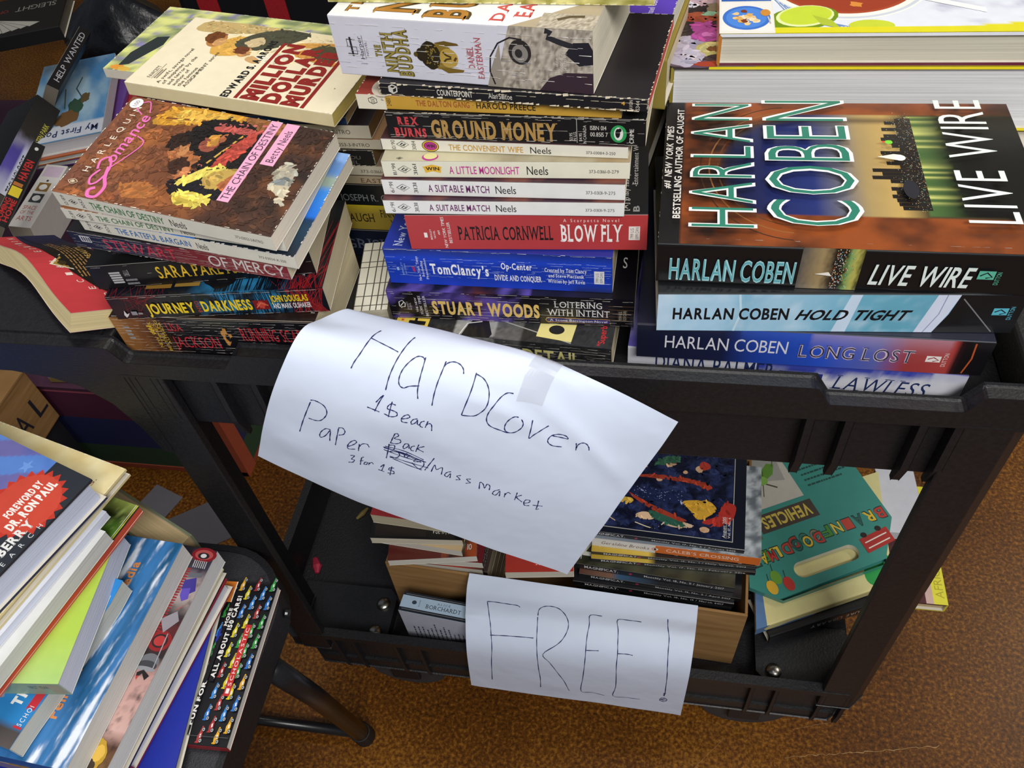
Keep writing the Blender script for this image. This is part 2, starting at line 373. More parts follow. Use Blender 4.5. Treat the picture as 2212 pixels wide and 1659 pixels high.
class Book:
    """cover (or boards) wrapped round a page block; spine along local x at y=0, fore-edge at y=D"""
    def __init__(s,key,name,label,front,spine=None,back=None,pages='#e3d9bd',hard=False,mat=None,group=None,warp=None,r=None,inside='#d8d2c4',nx=1,ny=1,pose=None,inset=None,tc=None,cat='book',cname='cover'):
        p=pose or POSE[key]; s.L,s.D,s.T=p[6:9]; L,D,T=s.L,s.D,s.T
        s.root=thing(name,label,cat,p[:3],p[3:6],group); s.warp=warp; s.mat=mat or MATTE; s.cname=cname
        spine=spine or front; back=back or spine
        tc=tc or (.0024 if hard else .00035); r=r if r is not None else min(.0022 if hard else .0009,T*.3)
        s.mb=mb=MB(); cf,cs,cb=lin(front),lin(spine),lin(back); ci=lin(inside)
        prof=[(D,0,cb)]
        for j in range(ny,1,-1): prof.append((D*(j-1)/ny,0,cb))
        for k in range(5):
            a=-PI/2-(PI/2)*k/4; prof.append((r+r*math.cos(a),r+r*math.sin(a),cb if k<1 else cs))
        for k in range(5):
            a=PI-(PI/2)*k/4; prof.append((r+r*math.cos(a),T-r+r*math.sin(a),cs if k<3 else cf))
        for j in range(1,ny): prof.append((D*j/ny,T,cf))
        prof.append((D,T,cf)); inn=[]
        for y,z,c_ in prof:
            inn.append((max(y,tc) if y<D else y, min(max(z,tc),T-tc)))
        xs=[L*i/nx for i in range(nx+1)]
        for i in range(nx):
            for j in range(len(prof)-1):
                a,b=prof[j],prof[j+1]; x0,x1=xs[i],xs[i+1]
                mb.add([(x0,b[0],b[1]),(x0,a[0],a[1]),(x1,a[0],a[1]),(x1,b[0],b[1])][::-1] if 0 else [(x0,a[0],a[1]),(x0,b[0],b[1]),(x1,b[0],b[1]),(x1,a[0],a[1])],b[2])
                p0,p1=inn[j],inn[j+1]
                mb.add([(x0,p1[0],p1[1]),(x0,p0[0],p0[1]),(x1,p0[0],p0[1]),(x1,p1[0],p1[1])],ci)
            for j in (0,len(prof)-1):
                a,b=prof[j],inn[j]; mb.add([(xs[i],a[0],a[1]),(xs[i+1],a[0],a[1]),(xs[i+1],b[0],b[1]),(xs[i],b[0],b[1])],mixc(prof[j][2],(.7,.68,.62),.0 if hard else .5))
        for x in (0,L):
            for j in range(len(prof)-1):
                a,b=prof[j],prof[j+1]; p0,p1=inn[j],inn[j+1]
                mb.add([(x,a[0],a[1]),(x,b[0],b[1]),(x,p1[0],p1[1]),(x,p0[0],p0[1])],b[2] if hard else mixc(b[2],(.75,.72,.65),.5))
        ins=inset if inset is not None else (.0035 if hard else .0003)
        s.pg=pg=MB(); cp=lin(pages); z0,z1=tc+.00004,T-tc-.00004; y0,y1=tc+.0002,D-ins; x0,x1=ins,L-ins
        py=[y0+(y1-y0)*j/ny for j in range(ny+1)]; px=[x0+(x1-x0)*i/nx for i in range(nx+1)]
        for i in range(nx):
            for j in range(ny):
                mbp=[(px[i],py[j]),(px[i+1],py[j]),(px[i+1],py[j+1]),(px[i],py[j+1])]
                pg.add([(a,b,z1) for a,b in mbp],cp); pg.add([(a,b,z0) for a,b in mbp[::-1]],cp)
            for y,fl in ((y0,1),(y1,-1)): pg.add([(px[i],y,z0),(px[i+1],y,z0),(px[i+1],y,z1),(px[i],y,z1)][::fl],cp)
        for j in range(ny):
            for x,fl in ((x0,-1),(x1,1)): pg.add([(x,py[j],z0),(x,py[j+1],z0),(x,py[j+1],z1),(x,py[j],z1)][::fl],cp)
        s.S=Face(mb,(0,0,0),(1,0,0),(0,0,1),L,T); s.F=Face(mb,(0,0,T),(1,0,0),(0,1,0),L,D)
        s.B=Face(mb,(0,D,0),(1,0,0),(0,-1,0),L,D)
        if not hard:
            e=mixc(front,'#f2ece0',.45)
            s.S.line([(0.002,1-.3*r/T),(.998,1-.3*r/T)],.00035,e)
    def done(s):
        s.mb.build(s.cname,s.mat,s.root,s.warp); s.pg.build('page_block',PAGES,s.root,s.warp); return s.root
# ---------------------------------------------------------------- the setting: stained concrete floor
def floor_mat():
    m,nt,b=node_mat('stained_concrete'); L=nt.links; tc=nd(nt,'ShaderNodeTexCoord')
    n1=nd(nt,'ShaderNodeTexNoise',i_Scale=190.,i_Detail=4.,i_Roughness=.65); n2=nd(nt,'ShaderNodeTexNoise',i_Scale=3.2,i_Detail=4.); n3=nd(nt,'ShaderNodeTexVoronoi',i_Scale=330.)
    for n in (n1,n2,n3): L.new(tc.outputs['Object'],n.inputs['Vector'])
    r=nd(nt,'ShaderNodeValToRGB'); e=r.color_ramp.elements
    e[0].position=.30; e[0].color=(*lin('#2c1805'),1); e[1].position=.72; e[1].color=(*lin('#a67026'),1)
    x=r.color_ramp.elements.new(.5); x.color=(*lin('#643a0f'),1)
    mx=nd(nt,'ShaderNodeMath',operation='MULTIPLY_ADD'); mx.inputs[1].default_value=.85; L.new(n1.outputs[0],mx.inputs[0])
    s2=nd(nt,'ShaderNodeMath',operation='MULTIPLY_ADD'); s2.inputs[1].default_value=.45; s2.inputs[2].default_value=-.15; L.new(n2.outputs[0],s2.inputs[0]); L.new(s2.outputs[0],mx.inputs[2])
    L.new(mx.outputs[0],r.inputs[0]); L.new(r.outputs[0],b.inputs['Base Color'])
    b.inputs['Roughness'].default_value=.36; b.inputs['Specular IOR Level'].default_value=.28
    bp=nd(nt,'ShaderNodeBump',i_Strength=.15,i_Distance=.001); L.new(n1.outputs[0],bp.inputs['Height']); L.new(bp.outputs[0],b.inputs['Normal'])
    return m
f=MB(); f.box((-3.2,-1.6,-.05),(3.2,3.2,0)); rnd=random.Random(4)
def crk(x0,y0,x1,y1,n,w,j):
    pts=[(x0+(x1-x0)*k/n+rnd.uniform(-j,j),y0+(y1-y0)*k/n+rnd.uniform(-j,j)) for k in range(n+1)]
    for a,b in zip(pts,pts[1:]):
        d=Vector((b[0]-a[0],b[1]-a[1],0)).normalized(); q=Vector((-d.y,d.x,0))*w*rnd.uniform(.4,1.2)
        f.add([(a[0]-q.x,a[1]-q.y,.0003),(b[0]-q.x,b[1]-q.y,.0003),(b[0]+q.x,b[1]+q.y,.0003),(a[0]+q.x,a[1]+q.y,.0003)],None,1)
crk(.585,.018,.80,.060,46,.0005,.0016)
for a in ((.60,.10,.66,.118),(.585,.085,.65,.11),(.62,.075,.68,.09),(.45,-.02,.50,.035),(.60,.06,.66,.078)): crk(*a,10,.00018,.0006)
fo=f.build('floor',[floor_mat(),plain('pale_scratch','#b08a5a',.7)]); fo['kind']='structure'
# ---------------------------------------------------------------- black resin utility cart
RESIN=plain('black_resin','#18181b',.45,0,.5,260,.7,1.25,.25,420); RESIN2=plain('black_resin_rib','#17181c',.48,0,.45,260,.75,1.2,.2,420)
STEEL=plain('zinc_steel','#b9b6ae',.28,1.,.5,80,.85,1.05); RUBBER=plain('grey_rubber','#3a3a3c',.6,0,.4)
LIN='black resin utility cart with two lipped shelves, loaded with books'
cart=thing('utility_cart',LIN,'cart',(.28,.22,0))
def cpart(mb,name,mat=RESIN,bevel=.0022,parent=None,**k):
    o=mb.build(name,mat,parent or cart,bevel=bevel,**k)
    if not parent: o.location=(-.28,-.22,0)
    return o
m=MB(); m.box((-.070,.0172,.776),(.626,.4328,.7968))
top=[(-.42,.8085),(.629,.8085),(.629,.8366),(.584,.8366),(.574,.82),(.484,.82),(.474,.8366),(.046,.8366),(.034,.82),(-.056,.82),(-.065,.8366),(-.42,.8366)]
shelf=cpart(m,'top_shelf')
m=MB(); m.prism(top,'y',0,.0145)
m.prism([(max(x,-.078),z_) for x,z_ in top],'y',.4355,.45); m.box((.6145,.0146,.7969),(.629,.4354,.8366)); 
cpart(m,'shelf_lip',bevel=.0028)
m=MB(); m.box((-.42,.0148,.812),(-.0785,.10,.8366))
m.prism([(-.42,.8083),(-.066,.8083),(-.066,.70),(-.0735,.70),(-.080,.735),(-.092,.768),(-.112,.79),(-.134,.799),(-.168,.8055),(-.42,.8055)],'y',.0006,.012)
cpart(m,'handle',bevel=.003)
m=MB(); m.box((-.078,.0148,.797),(-.068,.4352,.836)); cpart(m,'end_wall',bevel=.002)
m=MB()
for y0,y1 in ((.0125,.0165),(.4335,.4375)): m=MB(); m.box((-.066,y0,.733),(.612,y1,.8083)); cpart(m,'apron',RESIN2,bevel=.001)
for xs_ in ((-.0575,.811),(-.038,.811),(.0145,.811),(.049,.811),(.4765,.811),(.503,.811),(.5525,.811),(.5755,.811)):
    x=xs_[0]; m=MB(); m.prism([(.0012,.8083),(.0122,.8083),(.0122,.727),(.008,.727),(.0012,.752)],'x',x-.003,x+.003); cpart(m,'rib',RESIN2,bevel=.0006)
LR=[(.575,.001),(.611,.001),(.6285,.019),(.6285,.072),(.6205,.072),(.6205,.022),(.609,.010),(.575,.010)]
LL=[(-.030,.001),(-.066,.001),(-.083,.019),(-.083,.072),(-.075,.072),(-.075,.022),(-.064,.010),(-.030,.010)]
for P_ in (LR,LL):
    for bk in (0,1):
        q=[(x,(.45-y) if bk else y) for x,y in P_]; n=len(q); m=MB()
        lo=[(x+(.004 if x>.3 else -.001),y,.262) for x,y in q]; hi=[(x,y,.8080) for x,y in q]
        fs=[tuple(range(n)),tuple(range(2*n-1,n-1,-1))]+[(i,(i+1)%n,(i+1)%n+n,i+n) for i in range(n)]
        m.addidx(lo+hi,fs); cpart(m,'leg',RESIN,bevel=.0012)
# lower shelf
OUTL=[(-.060,0),(.607,0),(.634,.026),(.634,.424),(.607,.45),(-.060,.45),(-.128,.395),(-.128,.062)]
def inset(poly,d):
    cx=.253;cy=.225; return [(x+(d if x<cx else -d),y+(d if y<cy else -d)) for x,y in poly]
m=MB(); m.prism(inset(OUTL,.006),'z',.205,.2315); cpart(m,'lower_shelf')
m=MB(); a=OUTL; b=inset(OUTL,.0115); n=len(a)
for i in range(n):
    j=(i+1)%n
    if a[i][0]>.62 and a[j][0]>.62: continue     # the right end is open
    v=[(*a[i],.293),(*a[j],.293),(*b[j],.293),(*b[i],.293),(*a[i],.3035),(*a[j],.3035),(*b[j],.3035),(*b[i],.3035)]
    m.addidx(v,[(0,3,2,1),(4,5,6,7),(0,1,5,4),(1,2,6,5),(2,3,7,6),(3,0,4,7)])
    c_=inset(OUTL,.0075)[i]; d_=inset(OUTL,.0075)[j]; e_=inset(OUTL,.0115)[i]; f_=inset(OUTL,.0115)[j]
    v=[(*c_,.2),(*d_,.2),(*f_,.2),(*e_,.2),(*c_,.2928),(*d_,.2928),(*f_,.2928),(*e_,.2928)]
    m.addidx(v,[(0,3,2,1),(4,5,6,7),(0,1,5,4),(1,2,6,5),(2,3,7,6),(3,0,4,7)])
cpart(m,'shelf_lip',bevel=.0)
for x in (-.02,.006,.062,.094,.502,.530,.583,.610):
    m=MB(); m.prism([(.0012,.2926),(.0074,.2926),(.0074,.200),(.004,.200),(.0012,.225)],'x',x-.0022,x+.0022); cpart(m,'rib',RESIN2,bevel=.0005)
for cx,cy in ((-.042,.053),(.579,.06),(-.042,.392),(.579,.392)):
    m=MB(); q=[(cx-.066,cy-.022),(cx-.05,cy-.038),(cx+.068,cy-.038),(cx+.078,cy-.028),(cx+.078,cy+.03),(cx+.068,cy+.04),(cx-.05,cy+.04),(cx-.066,cy+.026)]
    q=[(max(-.114,min(.620,x)),max(.014,min(.436,y))) for x,y in q]
    m.prism(q,'z',.2317,.2560); pl=cpart(m,'caster_plate',RESIN2,bevel=.002)
    bl=((cx-.05,cy+.017),(cx+.064,cy+.018),(cx+.062,cy-.022),(cx-.04,cy-.022)) if cx<.3 else ((.5325,.0385 if cy<.2 else .411),)
    for bx,by in bl:
        bm=MB(); R=.0095; V=[];F=[]
        for k,(r_,z_) in enumerate(((R,.2561),(R,.2585),(R*.8,.2607),(R*.4,.262),(0.001,.2624))): V+=[(bx+r_*math.cos(2*PI*i/16),by+r_*math.sin(2*PI*i/16),z_) for i in range(16)]
        for k in range(4): F+=[(k*16+i,k*16+(i+1)%16,(k+1)*16+(i+1)%16,(k+1)*16+i) for i in range(16)]
        F.append(tuple(range(64,80))); bm.addidx(V,F); o=bm.build('bolt',STEEL,pl,smooth=True)
for cx in (.02,.52):
    for cy in (.075,.375):
        m=MB(); m.tube([(cx,cy-.016,.063),(cx,cy+.016,.063)],[.062,.062],seg=28); w_=cpart(m,'caster_wheel',RUBBER,bevel=.004)
        m=MB(); m.box((cx-.022,cy-.026,.045),(cx+.022,cy-.020,.195)); m.box((cx-.022,cy+.020,.045),(cx+.022,cy+.026,.195)); m.box((cx-.03,cy-.03,.193),(cx+.03,cy+.03,.2045)); cpart(m,'caster_fork',RESIN2,bevel=.002)
# little scraps lying on the lower shelf
m=MB(); m.box((.566,.03,.2318),(.585,.036,.2335)); o=m.build('paper_scrap',plain('pale_paper','#cfd0bd',.8)); tag(o,'tiny torn white paper scrap lying on the lower shelf by the right leg','scrap')
m=MB(); m.tube([(-.105,.140,.2335),(-.098,.128,.2345),(-.095,.118,.2335)],[.004,.007,.003],seg=8); o=m.build('candy_wrapper',plain('red_foil','#b5304a',.4)); tag(o,'small crumpled pink and red wrapper on the left end of the lower shelf','wrapper')
m=MB(); m.tube([(-.062,.212,.2330),(-.055,.222,.2336),(-.05,.232,.2330)],[.002,.004,.002],seg=8); o=m.build('dry_leaf',plain('dry_leaf_brown','#7b6a35',.7)); tag(o,'small dry brownish leaf scrap on the lower shelf under the price sign','leaf')
# ---------------------------------------------------------------- folding chair under the left pile of books
VINYL=plain('black_vinyl','#2c2d32',.5,0,.5,500,.8,1.2,.35,700); TUBEM=plain('black_enamel','#17181b',.3,0,.6,120,.85,1.15); CAP=plain('black_rubber_cap','#141416',.6)
chair=thing('folding_chair','black metal folding chair standing before the cart, its seat piled with books','chair',(-.2,-.25,0))
def rr(x0,y0,x1,y1,r,n=8):
    P_=[]
    for cx,cy,a0 in ((x1-r,y1-r,0),(x0+r,y1-r,90),(x0+r,y0+r,180),(x1-r,y0+r,270)):
        P_+=[(cx+r*math.cos(math.radians(a0+90*k/n)),cy+r*math.sin(math.radians(a0+90*k/n))) for k in range(n+1)]
    return P_
def chp(mb,name,mat,**k):
    o=mb.build(name,mat,chair,**k); o.location=(.2,.25,0); return o
SZ=.5270
m=MB(); m.prism(rr(-.405,-.45,-.002,-.008,.068),'z',SZ-.033,SZ); chp(m,'seat',VINYL,bevel=.003)
m=MB(); P1=rr(-.412,-.457,.005,-.001,.074); P2=rr(-.405,-.45,-.002,-.008,.068); n=len(P1)
v=[(*p,SZ-.04) for p in P1]+[(*p,SZ+.0015) for p in P1]+[(*p,SZ-.04) for p in P2]+[(*p,SZ+.0015) for p in P2]
m.addidx(v,[(i,(i+1)%n,(i+1)%n+n,i+n) for i in range(n)]+[(i+n,(i+1)%n+n,(i+1)%n+3*n,i+3*n) for i in range(n)]+[(i+2*n,i+3*n,(i+1)%n+3*n,(i+1)%n+2*n) for i in range(n)]+[(i,i+2*n,(i+1)%n+2*n,(i+1)%n) for i in range(n)])
chp(m,'seat_rim',RESIN2)
for xa,xb in ((-.002,-.036),(-.405,-.44)):
    m=MB(); m.tube([(xa,-.110,SZ-.041),(xa*.55+xb*.45,-.075,.3),(xb,-.031,.012)],.0125); l=chp(m,'leg',TUBEM,smooth=True)
    m=MB(); m.tube([(xb,-.0335,.034),(xb,-.030,.0005)],[.0155,.0160]); m.build('rubber_foot',CAP,l,bevel=.002)
    xb2=xb-.02
    m=MB(); m.tube([(xa-.03,-.30,SZ-.041),(xb2,-.38,.26),(xb2,-.44,.012)],.0125); l=chp(m,'leg',TUBEM,smooth=True)
    m=MB(); m.tube([(xb2,-.439,.026),(xb2,-.442,.0005)],[.0155,.0160]); m.build('rubber_foot',CAP,l,bevel=.002)
m=MB(); m.tube([(-.44,-.0345,.030),(-.036,-.0345,.030)],.008); chp(m,'crossbar',TUBEM,smooth=True)
m=MB(); m.tube([(-.46,-.436,.045),(-.056,-.436,.045)],.008); chp(m,'crossbar',TUBEM,smooth=True)
for y in (-.06,-.36):
    m=MB(); m.tube([(.0055,y,SZ-.02),(.008,y,SZ-.02)],[.005,.004],seg=12); chp(m,'rivet',TUBEM)
# ---------------------------------------------------------------- hand-lettered paper signs
def _cr(p,t):
    n=len(p)-1; x=min(max(t,0),1)*n; i=min(int(x),n-1); f=x-i
    a=p[max(i-1,0)];b=p[i];c_=p[i+1];d=p[min(i+2,n)]
    return tuple(.5*((2*b[k])+(-a[k]+c_[k])*f+(2*a[k]-5*b[k]+4*c_[k]-d[k])*f*f+(-a[k]+3*b[k]-3*c_[k]+d[k])*f**3) for k in range(len(b)))
def sheet(cols,u,v):
    """smooth sheet through columns of points; u across the columns, v from bottom to top"""
    return _cr([_cr(q,v) for q in cols],u)
HC=[[(0.0639,-0.0500,0.7799),(0.0932,-0.0500,0.8434),(0.1123,-0.0400,0.8787),(0.1235,-0.0200,0.8930),(0.1267,0.0040,0.8808),(0.1390,0.0240,0.8720),(0.1400,0.0310,0.8560)],[(0.1422,-0.0580,0.7372),(0.1687,-0.0560,0.8071),(0.1869,-0.0460,0.8478),(0.2006,-0.0280,0.8723),(0.2087,-0.0040,0.8738),(0.2220,0.0120,0.8630),(0.2260,0.0200,0.8520)],[(0.2238,-0.0560,0.6842),(0.2446,-0.0520,0.7531),(0.2607,-0.0420,0.8046),(0.2747,-0.0280,0.8341),(0.2852,-0.0120,0.8514),(0.2917,-0.0030,0.8536),(0.2949,0.0020,0.8497)],[(0.3004,-0.0500,0.6328),(0.3183,-0.0470,0.6775),(0.3341,-0.0430,0.7145),(0.3478,-0.0380,0.7465),(0.3607,-0.0330,0.7745),(0.3728,-0.0280,0.8004),(0.3826,-0.0240,0.8233)]]
FREE=[[(0.1543,-0.0100,0.2192),(0.1603,-0.0040,0.3192),(0.1578,0.0260,0.3512),(0.1532,0.0580,0.3535),(0.1533,0.0790,0.3581)],[(0.2889,-0.0110,0.2134),(0.2932,-0.0045,0.3202),(0.2934,0.0240,0.3542),(0.2924,0.0530,0.3538),(0.2930,0.0728,0.3577)],[(0.4235,-0.0120,0.2075),(0.4261,-0.0050,0.3212),(0.4289,0.0220,0.3573),(0.4315,0.0480,0.3542),(0.4327,0.0665,0.3572)]]
HC_INK=[[(0.2065,0.6516),(0.2026,0.6056),(0.2024,0.541),(0.2016,0.4801),(0.198,0.4405),(0.1973,0.4132)],[(0.2011,0.5788),(0.2326,0.5625),(0.26,0.5509),(0.2826,0.5415)],[(0.2957,0.6505),(0.2935,0.6181),(0.2912,0.5608),(0.2897,0.5114),(0.2904,0.4573),(0.2922,0.4201),(0.2966,0.3808)],[(0.3566,0.5441),(0.3503,0.5532),(0.3368,0.5519),(0.3263,0.5303),(0.3179,0.4934),(0.3151,0.4606),(0.3173,0.4329),(0.3251,0.4136),(0.3388,0.4087),(0.3519,0.4215),(0.3773,0.4338)],[(0.3563,0.5564),(0.3633,0.5068),(0.3694,0.4624),(0.3772,0.4185),(0.3877,0.3889)],[(0.4152,0.5637),(0.4178,0.516),(0.4208,0.4648),(0.4257,0.4192),(0.4327,0.3804)],[(0.4162,0.5377),(0.4222,0.5579),(0.436,0.5702),(0.4546,0.5668),(0.47,0.5507),(0.4773,0.5303)],[(0.2856,0.3289),(0.2913,0.3478),(0.2968,0.3617),(0.293,0.3306),(0.291,0.2981)],[(0.2694,0.3027),(0.2851,0.3023),(0.3029,0.3013)],[(0.3373,0.3436),(0.3253,0.3433),(0.3185,0.3324),(0.32,0.3218),(0.3352,0.3224),(0.3483,0.3194),(0.3498,0.3087),(0.3352,0.2995),(0.316,0.3013)],[(0.3246,0.351),(0.3271,0.3207),(0.3302,0.2956)],[(0.3675,0.3053),(0.3799,0.3128),(0.3864,0.32),(0.3793,0.326),(0.3697,0.3175),(0.3657,0.3045),(0.3712,0.2955),(0.386,0.2983)],[(0.4085,0.322),(0.3982,0.3157),(0.3944,0.3053),(0.3983,0.298),(0.4065,0.3057),(0.4103,0.3182),(0.4133,0.3039),(0.4211,0.3034)],[(0.4297,0.3211),(0.4225,0.3162),(0.4202,0.3066),(0.4241,0.2993),(0.4313,0.2986)],[(0.4392,0.3246),(0.4378,0.3002)],[(0.437,0.3086),(0.4447,0.3179),(0.4528,0.3144),(0.4583,0.2958)],[(0.1352,0.2435),(0.1331,0.2015),(0.1313,0.1666),(0.1306,0.1377)],[(0.1333,0.2495),(0.1463,0.2544),(0.17,0.2492),(0.1831,0.2313),(0.1825,0.2106),(0.1739,0.1936),(0.1595,0.1872),(0.1435,0.1861)],[(0.2054,0.1781),(0.1936,0.1758),(0.1855,0.1634),(0.183,0.1509),(0.1879,0.146),(0.198,0.1562),(0.2053,0.1759),(0.2085,0.1576),(0.2111,0.1461)],[(0.223,0.1919),(0.225,0.166),(0.227,0.1413)],[(0.2218,0.1934),(0.2312,0.1987),(0.2398,0.1906),(0.2387,0.1795),(0.2282,0.1718)],[(0.2573,0.1499),(0.2682,0.1587),(0.2749,0.1699),(0.2693,0.1739),(0.2606,0.1646),(0.2561,0.1511),(0.2608,0.1445),(0.2766,0.1499)],[(0.2832,0.1681),(0.2843,0.1571),(0.2858,0.1487)],[(0.2839,0.1587),(0.2903,0.1717),(0.3022,0.1757),(0.3097,0.1693)],[(0.364,0.2425),(0.3623,0.224),(0.361,0.204)],[(0.3625,0.2418),(0.3696,0.2473),(0.3758,0.2413),(0.3669,0.2262),(0.3839,0.2274),(0.3865,0.2178),(0.3753,0.2085),(0.3604,0.2059)],[(0.4112,0.2224),(0.4014,0.2202),(0.3979,0.2081),(0.4015,0.2013),(0.4092,0.211),(0.4118,0.2205),(0.4154,0.2074)],[(0.4283,0.2234),(0.4211,0.2182),(0.4194,0.2091),(0.4231,0.2045),(0.4298,0.2053)],[(0.4376,0.2336),(0.4366,0.2186),(0.4358,0.205)],[(0.4541,0.2342),(0.4383,0.2185),(0.4569,0.214)],[(0.3584,0.2007),(0.3614,0.1771),(0.3628,0.1562)],[(0.3594,0.1969),(0.3738,0.2014),(0.3758,0.1878),(0.3666,0.1774),(0.3855,0.1839),(0.3957,0.1783),(0.39,0.1677),(0.371,0.1615)],[(0.4148,0.1907),(0.4086,0.1819),(0.4152,0.1767),(0.424,0.1886)],[(0.444,0.1851),(0.4382,0.1747),(0.4495,0.1775),(0.463,0.1852),(0.468,0.1735),(0.458,0.1597),(0.4345,0.1692)],[(0.3495,0.189),(0.3999,0.1944),(0.4636,0.1894)],[(0.3477,0.1831),(0.4017,0.1878),(0.4644,0.1838)],[(0.3453,0.1853),(0.4091,0.1862),(0.4718,0.1849)],[(0.3492,0.1777),(0.4049,0.1763),(0.4593,0.1797)],[(0.37,0.1649),(0.4181,0.1661),(0.4823,0.1718)],[(0.3797,0.1613),(0.4236,0.1588),(0.4667,0.1595)],[(0.3888,0.1845),(0.4378,0.1824),(0.463,0.1852)],[(0.4908,0.2068),(0.4836,0.186),(0.4746,0.162)],[(0.493,0.1646),(0.4973,0.187),(0.5056,0.1757),(0.5198,0.1876),(0.5226,0.1674)],[(0.5467,0.1855),(0.5362,0.179),(0.5318,0.1695),(0.5396,0.167),(0.5466,0.1796),(0.5484,0.1669)],[(0.5764,0.1868),(0.5658,0.1802),(0.572,0.1771),(0.5766,0.1734),(0.5656,0.1685)],[(0.6062,0.1885),(0.5951,0.1835),(0.5997,0.1798),(0.6075,0.1776),(0.5954,0.1701)],[(0.2692,0.1297),(0.2795,0.1325),(0.2743,0.1221),(0.2822,0.1222),(0.2792,0.1152),(0.269,0.1119)],[(0.304,0.1376),(0.2985,0.1337),(0.2999,0.1165)],[(0.2961,0.1246),(0.3048,0.1287)],[(0.3102,0.127),(0.3084,0.1214),(0.3149,0.1223),(0.3167,0.1279),(0.3102,0.127)],[(0.3212,0.1296),(0.3214,0.1232)],[(0.3215,0.1265),(0.3274,0.132),(0.3334,0.1294)],[(0.3545,0.129),(0.3621,0.1385),(0.3603,0.1214)],[(0.35,0.1209),(0.3674,0.1208)],[(0.3918,0.1378),(0.3804,0.1353),(0.3786,0.1297),(0.3925,0.1298),(0.3943,0.124),(0.3777,0.1213)],[(0.3842,0.14),(0.3858,0.1177)],[(0.5096,0.551),(0.516,0.4906),(0.5189,0.4326),(0.5211,0.3796)],[(0.512,0.5457),(0.5345,0.538),(0.5537,0.517),(0.5673,0.4875),(0.574,0.4488),(0.5701,0.4175),(0.5544,0.3902),(0.5214,0.3786)],[(0.6274,0.5305),(0.6114,0.5209),(0.5994,0.4924),(0.5897,0.4461),(0.5876,0.4156),(0.5929,0.3904),(0.6091,0.3775),(0.6382,0.3789),(0.6601,0.383)],[(0.6654,0.4595),(0.6548,0.4533),(0.6457,0.4306),(0.6438,0.4055),(0.6484,0.3887),(0.6615,0.3851),(0.677,0.4012),(0.6846,0.4275),(0.6831,0.4479),(0.6743,0.4582)],[(0.7006,0.4799),(0.7062,0.4445),(0.7125,0.4089),(0.7183,0.4333),(0.7278,0.4649),(0.739,0.5018)],[(0.7563,0.478),(0.7724,0.4944),(0.7882,0.5125),(0.7812,0.5167),(0.7667,0.5008),(0.7547,0.477),(0.7511,0.4535),(0.7554,0.4429),(0.7678,0.4459),(0.7852,0.4668)],[(0.8079,0.525),(0.8122,0.5106),(0.8151,0.4972)],[(0.8136,0.5058),(0.8132,0.5268),(0.8189,0.5475),(0.8282,0.5565),(0.8359,0.5513),(0.8387,0.5425)],[(0.6365,0.1714),(0.6335,0.1914),(0.6432,0.1908),(0.6503,0.1808),(0.6541,0.1961),(0.6629,0.1947),(0.6646,0.182)],[(0.6921,0.1994),(0.6795,0.1876),(0.6765,0.1768),(0.6864,0.1777),(0.6932,0.1954),(0.6959,0.1794)],[(0.7082,0.1977),(0.709,0.184)],[(0.7083,0.1906),(0.7141,0.2039),(0.7216,0.2041)],[(0.7362,0.2193),(0.7365,0.2049),(0.7363,0.1925)],[(0.7493,0.2193),(0.7387,0.204),(0.7552,0.1987)],[(0.7595,0.1968),(0.7711,0.2085),(0.7723,0.2172),(0.7626,0.212),(0.7598,0.1996),(0.7644,0.1929),(0.7755,0.1999)],[(0.7918,0.2339),(0.7939,0.214),(0.7942,0.2006),(0.7999,0.207)],[(0.7827,0.2073),(0.8057,0.2232)]]
FREE_INK=[[(0.1331,0.6536),(0.142,0.5493),(0.1497,0.4597),(0.1535,0.3885),(0.1564,0.2882),(0.1491,0.1778),(0.1449,0.0852)],[(0.133,0.6561),(0.1737,0.6589),(0.2205,0.6541),(0.2597,0.6516),(0.2729,0.6364)],[(0.1489,0.3748),(0.2035,0.3799),(0.2634,0.3843),(0.3284,0.3869)],[(0.3418,0.562),(0.3417,0.4621),(0.3412,0.3723),(0.3439,0.2733),(0.3491,0.19),(0.3555,0.1347),(0.356,0.0819)],[(0.3426,0.5739),(0.3464,0.6385),(0.3662,0.6808),(0.3938,0.6919),(0.4225,0.6742),(0.448,0.6138),(0.462,0.5436),(0.4611,0.4794),(0.4455,0.4105),(0.4199,0.3581),(0.3661,0.2842),(0.3926,0.2341),(0.4273,0.1757),(0.4559,0.1316),(0.4769,0.0818)],[(0.5963,0.6518),(0.5508,0.6458),(0.55,0.5433),(0.5441,0.4481),(0.5416,0.3424),(0.5404,0.2606),(0.5358,0.1724),(0.5307,0.086),(0.5776,0.0862),(0.6286,0.0771)],[(0.5426,0.3426),(0.593,0.3496)],[(0.7422,0.6406),(0.6987,0.642),(0.6554,0.6315),(0.6604,0.517),(0.6622,0.4184),(0.6645,0.3414),(0.6643,0.2523),(0.6693,0.1412),(0.6623,0.0824),(0.7143,0.0845),(0.7711,0.085)],[(0.6653,0.3432),(0.696,0.3461),(0.7212,0.342)],[(0.8444,0.7207),(0.8486,0.6024),(0.8588,0.4973),(0.8603,0.4054),(0.8651,0.3056),(0.8714,0.2284),(0.8759,0.1424)],[(0.8776,0.1427),(0.8749,0.1234)],[(0.8726,0.1406),(0.872,0.123)],[(0.8566,0.0976),(0.8624,0.1095),(0.8767,0.1132),(0.8902,0.1067),(0.8887,0.097),(0.8743,0.0901),(0.8589,0.0935),(0.8566,0.0976)],[(0.8613,0.097),(0.8835,0.1093)],[(0.868,0.0921),(0.8847,0.1022)],[(0.8618,0.1015),(0.8772,0.1098)]]
TAPE=[[(0.6093,0.9722),(0.6892,1),(0.706,0.5517),(0.6416,0.5085)]][0]

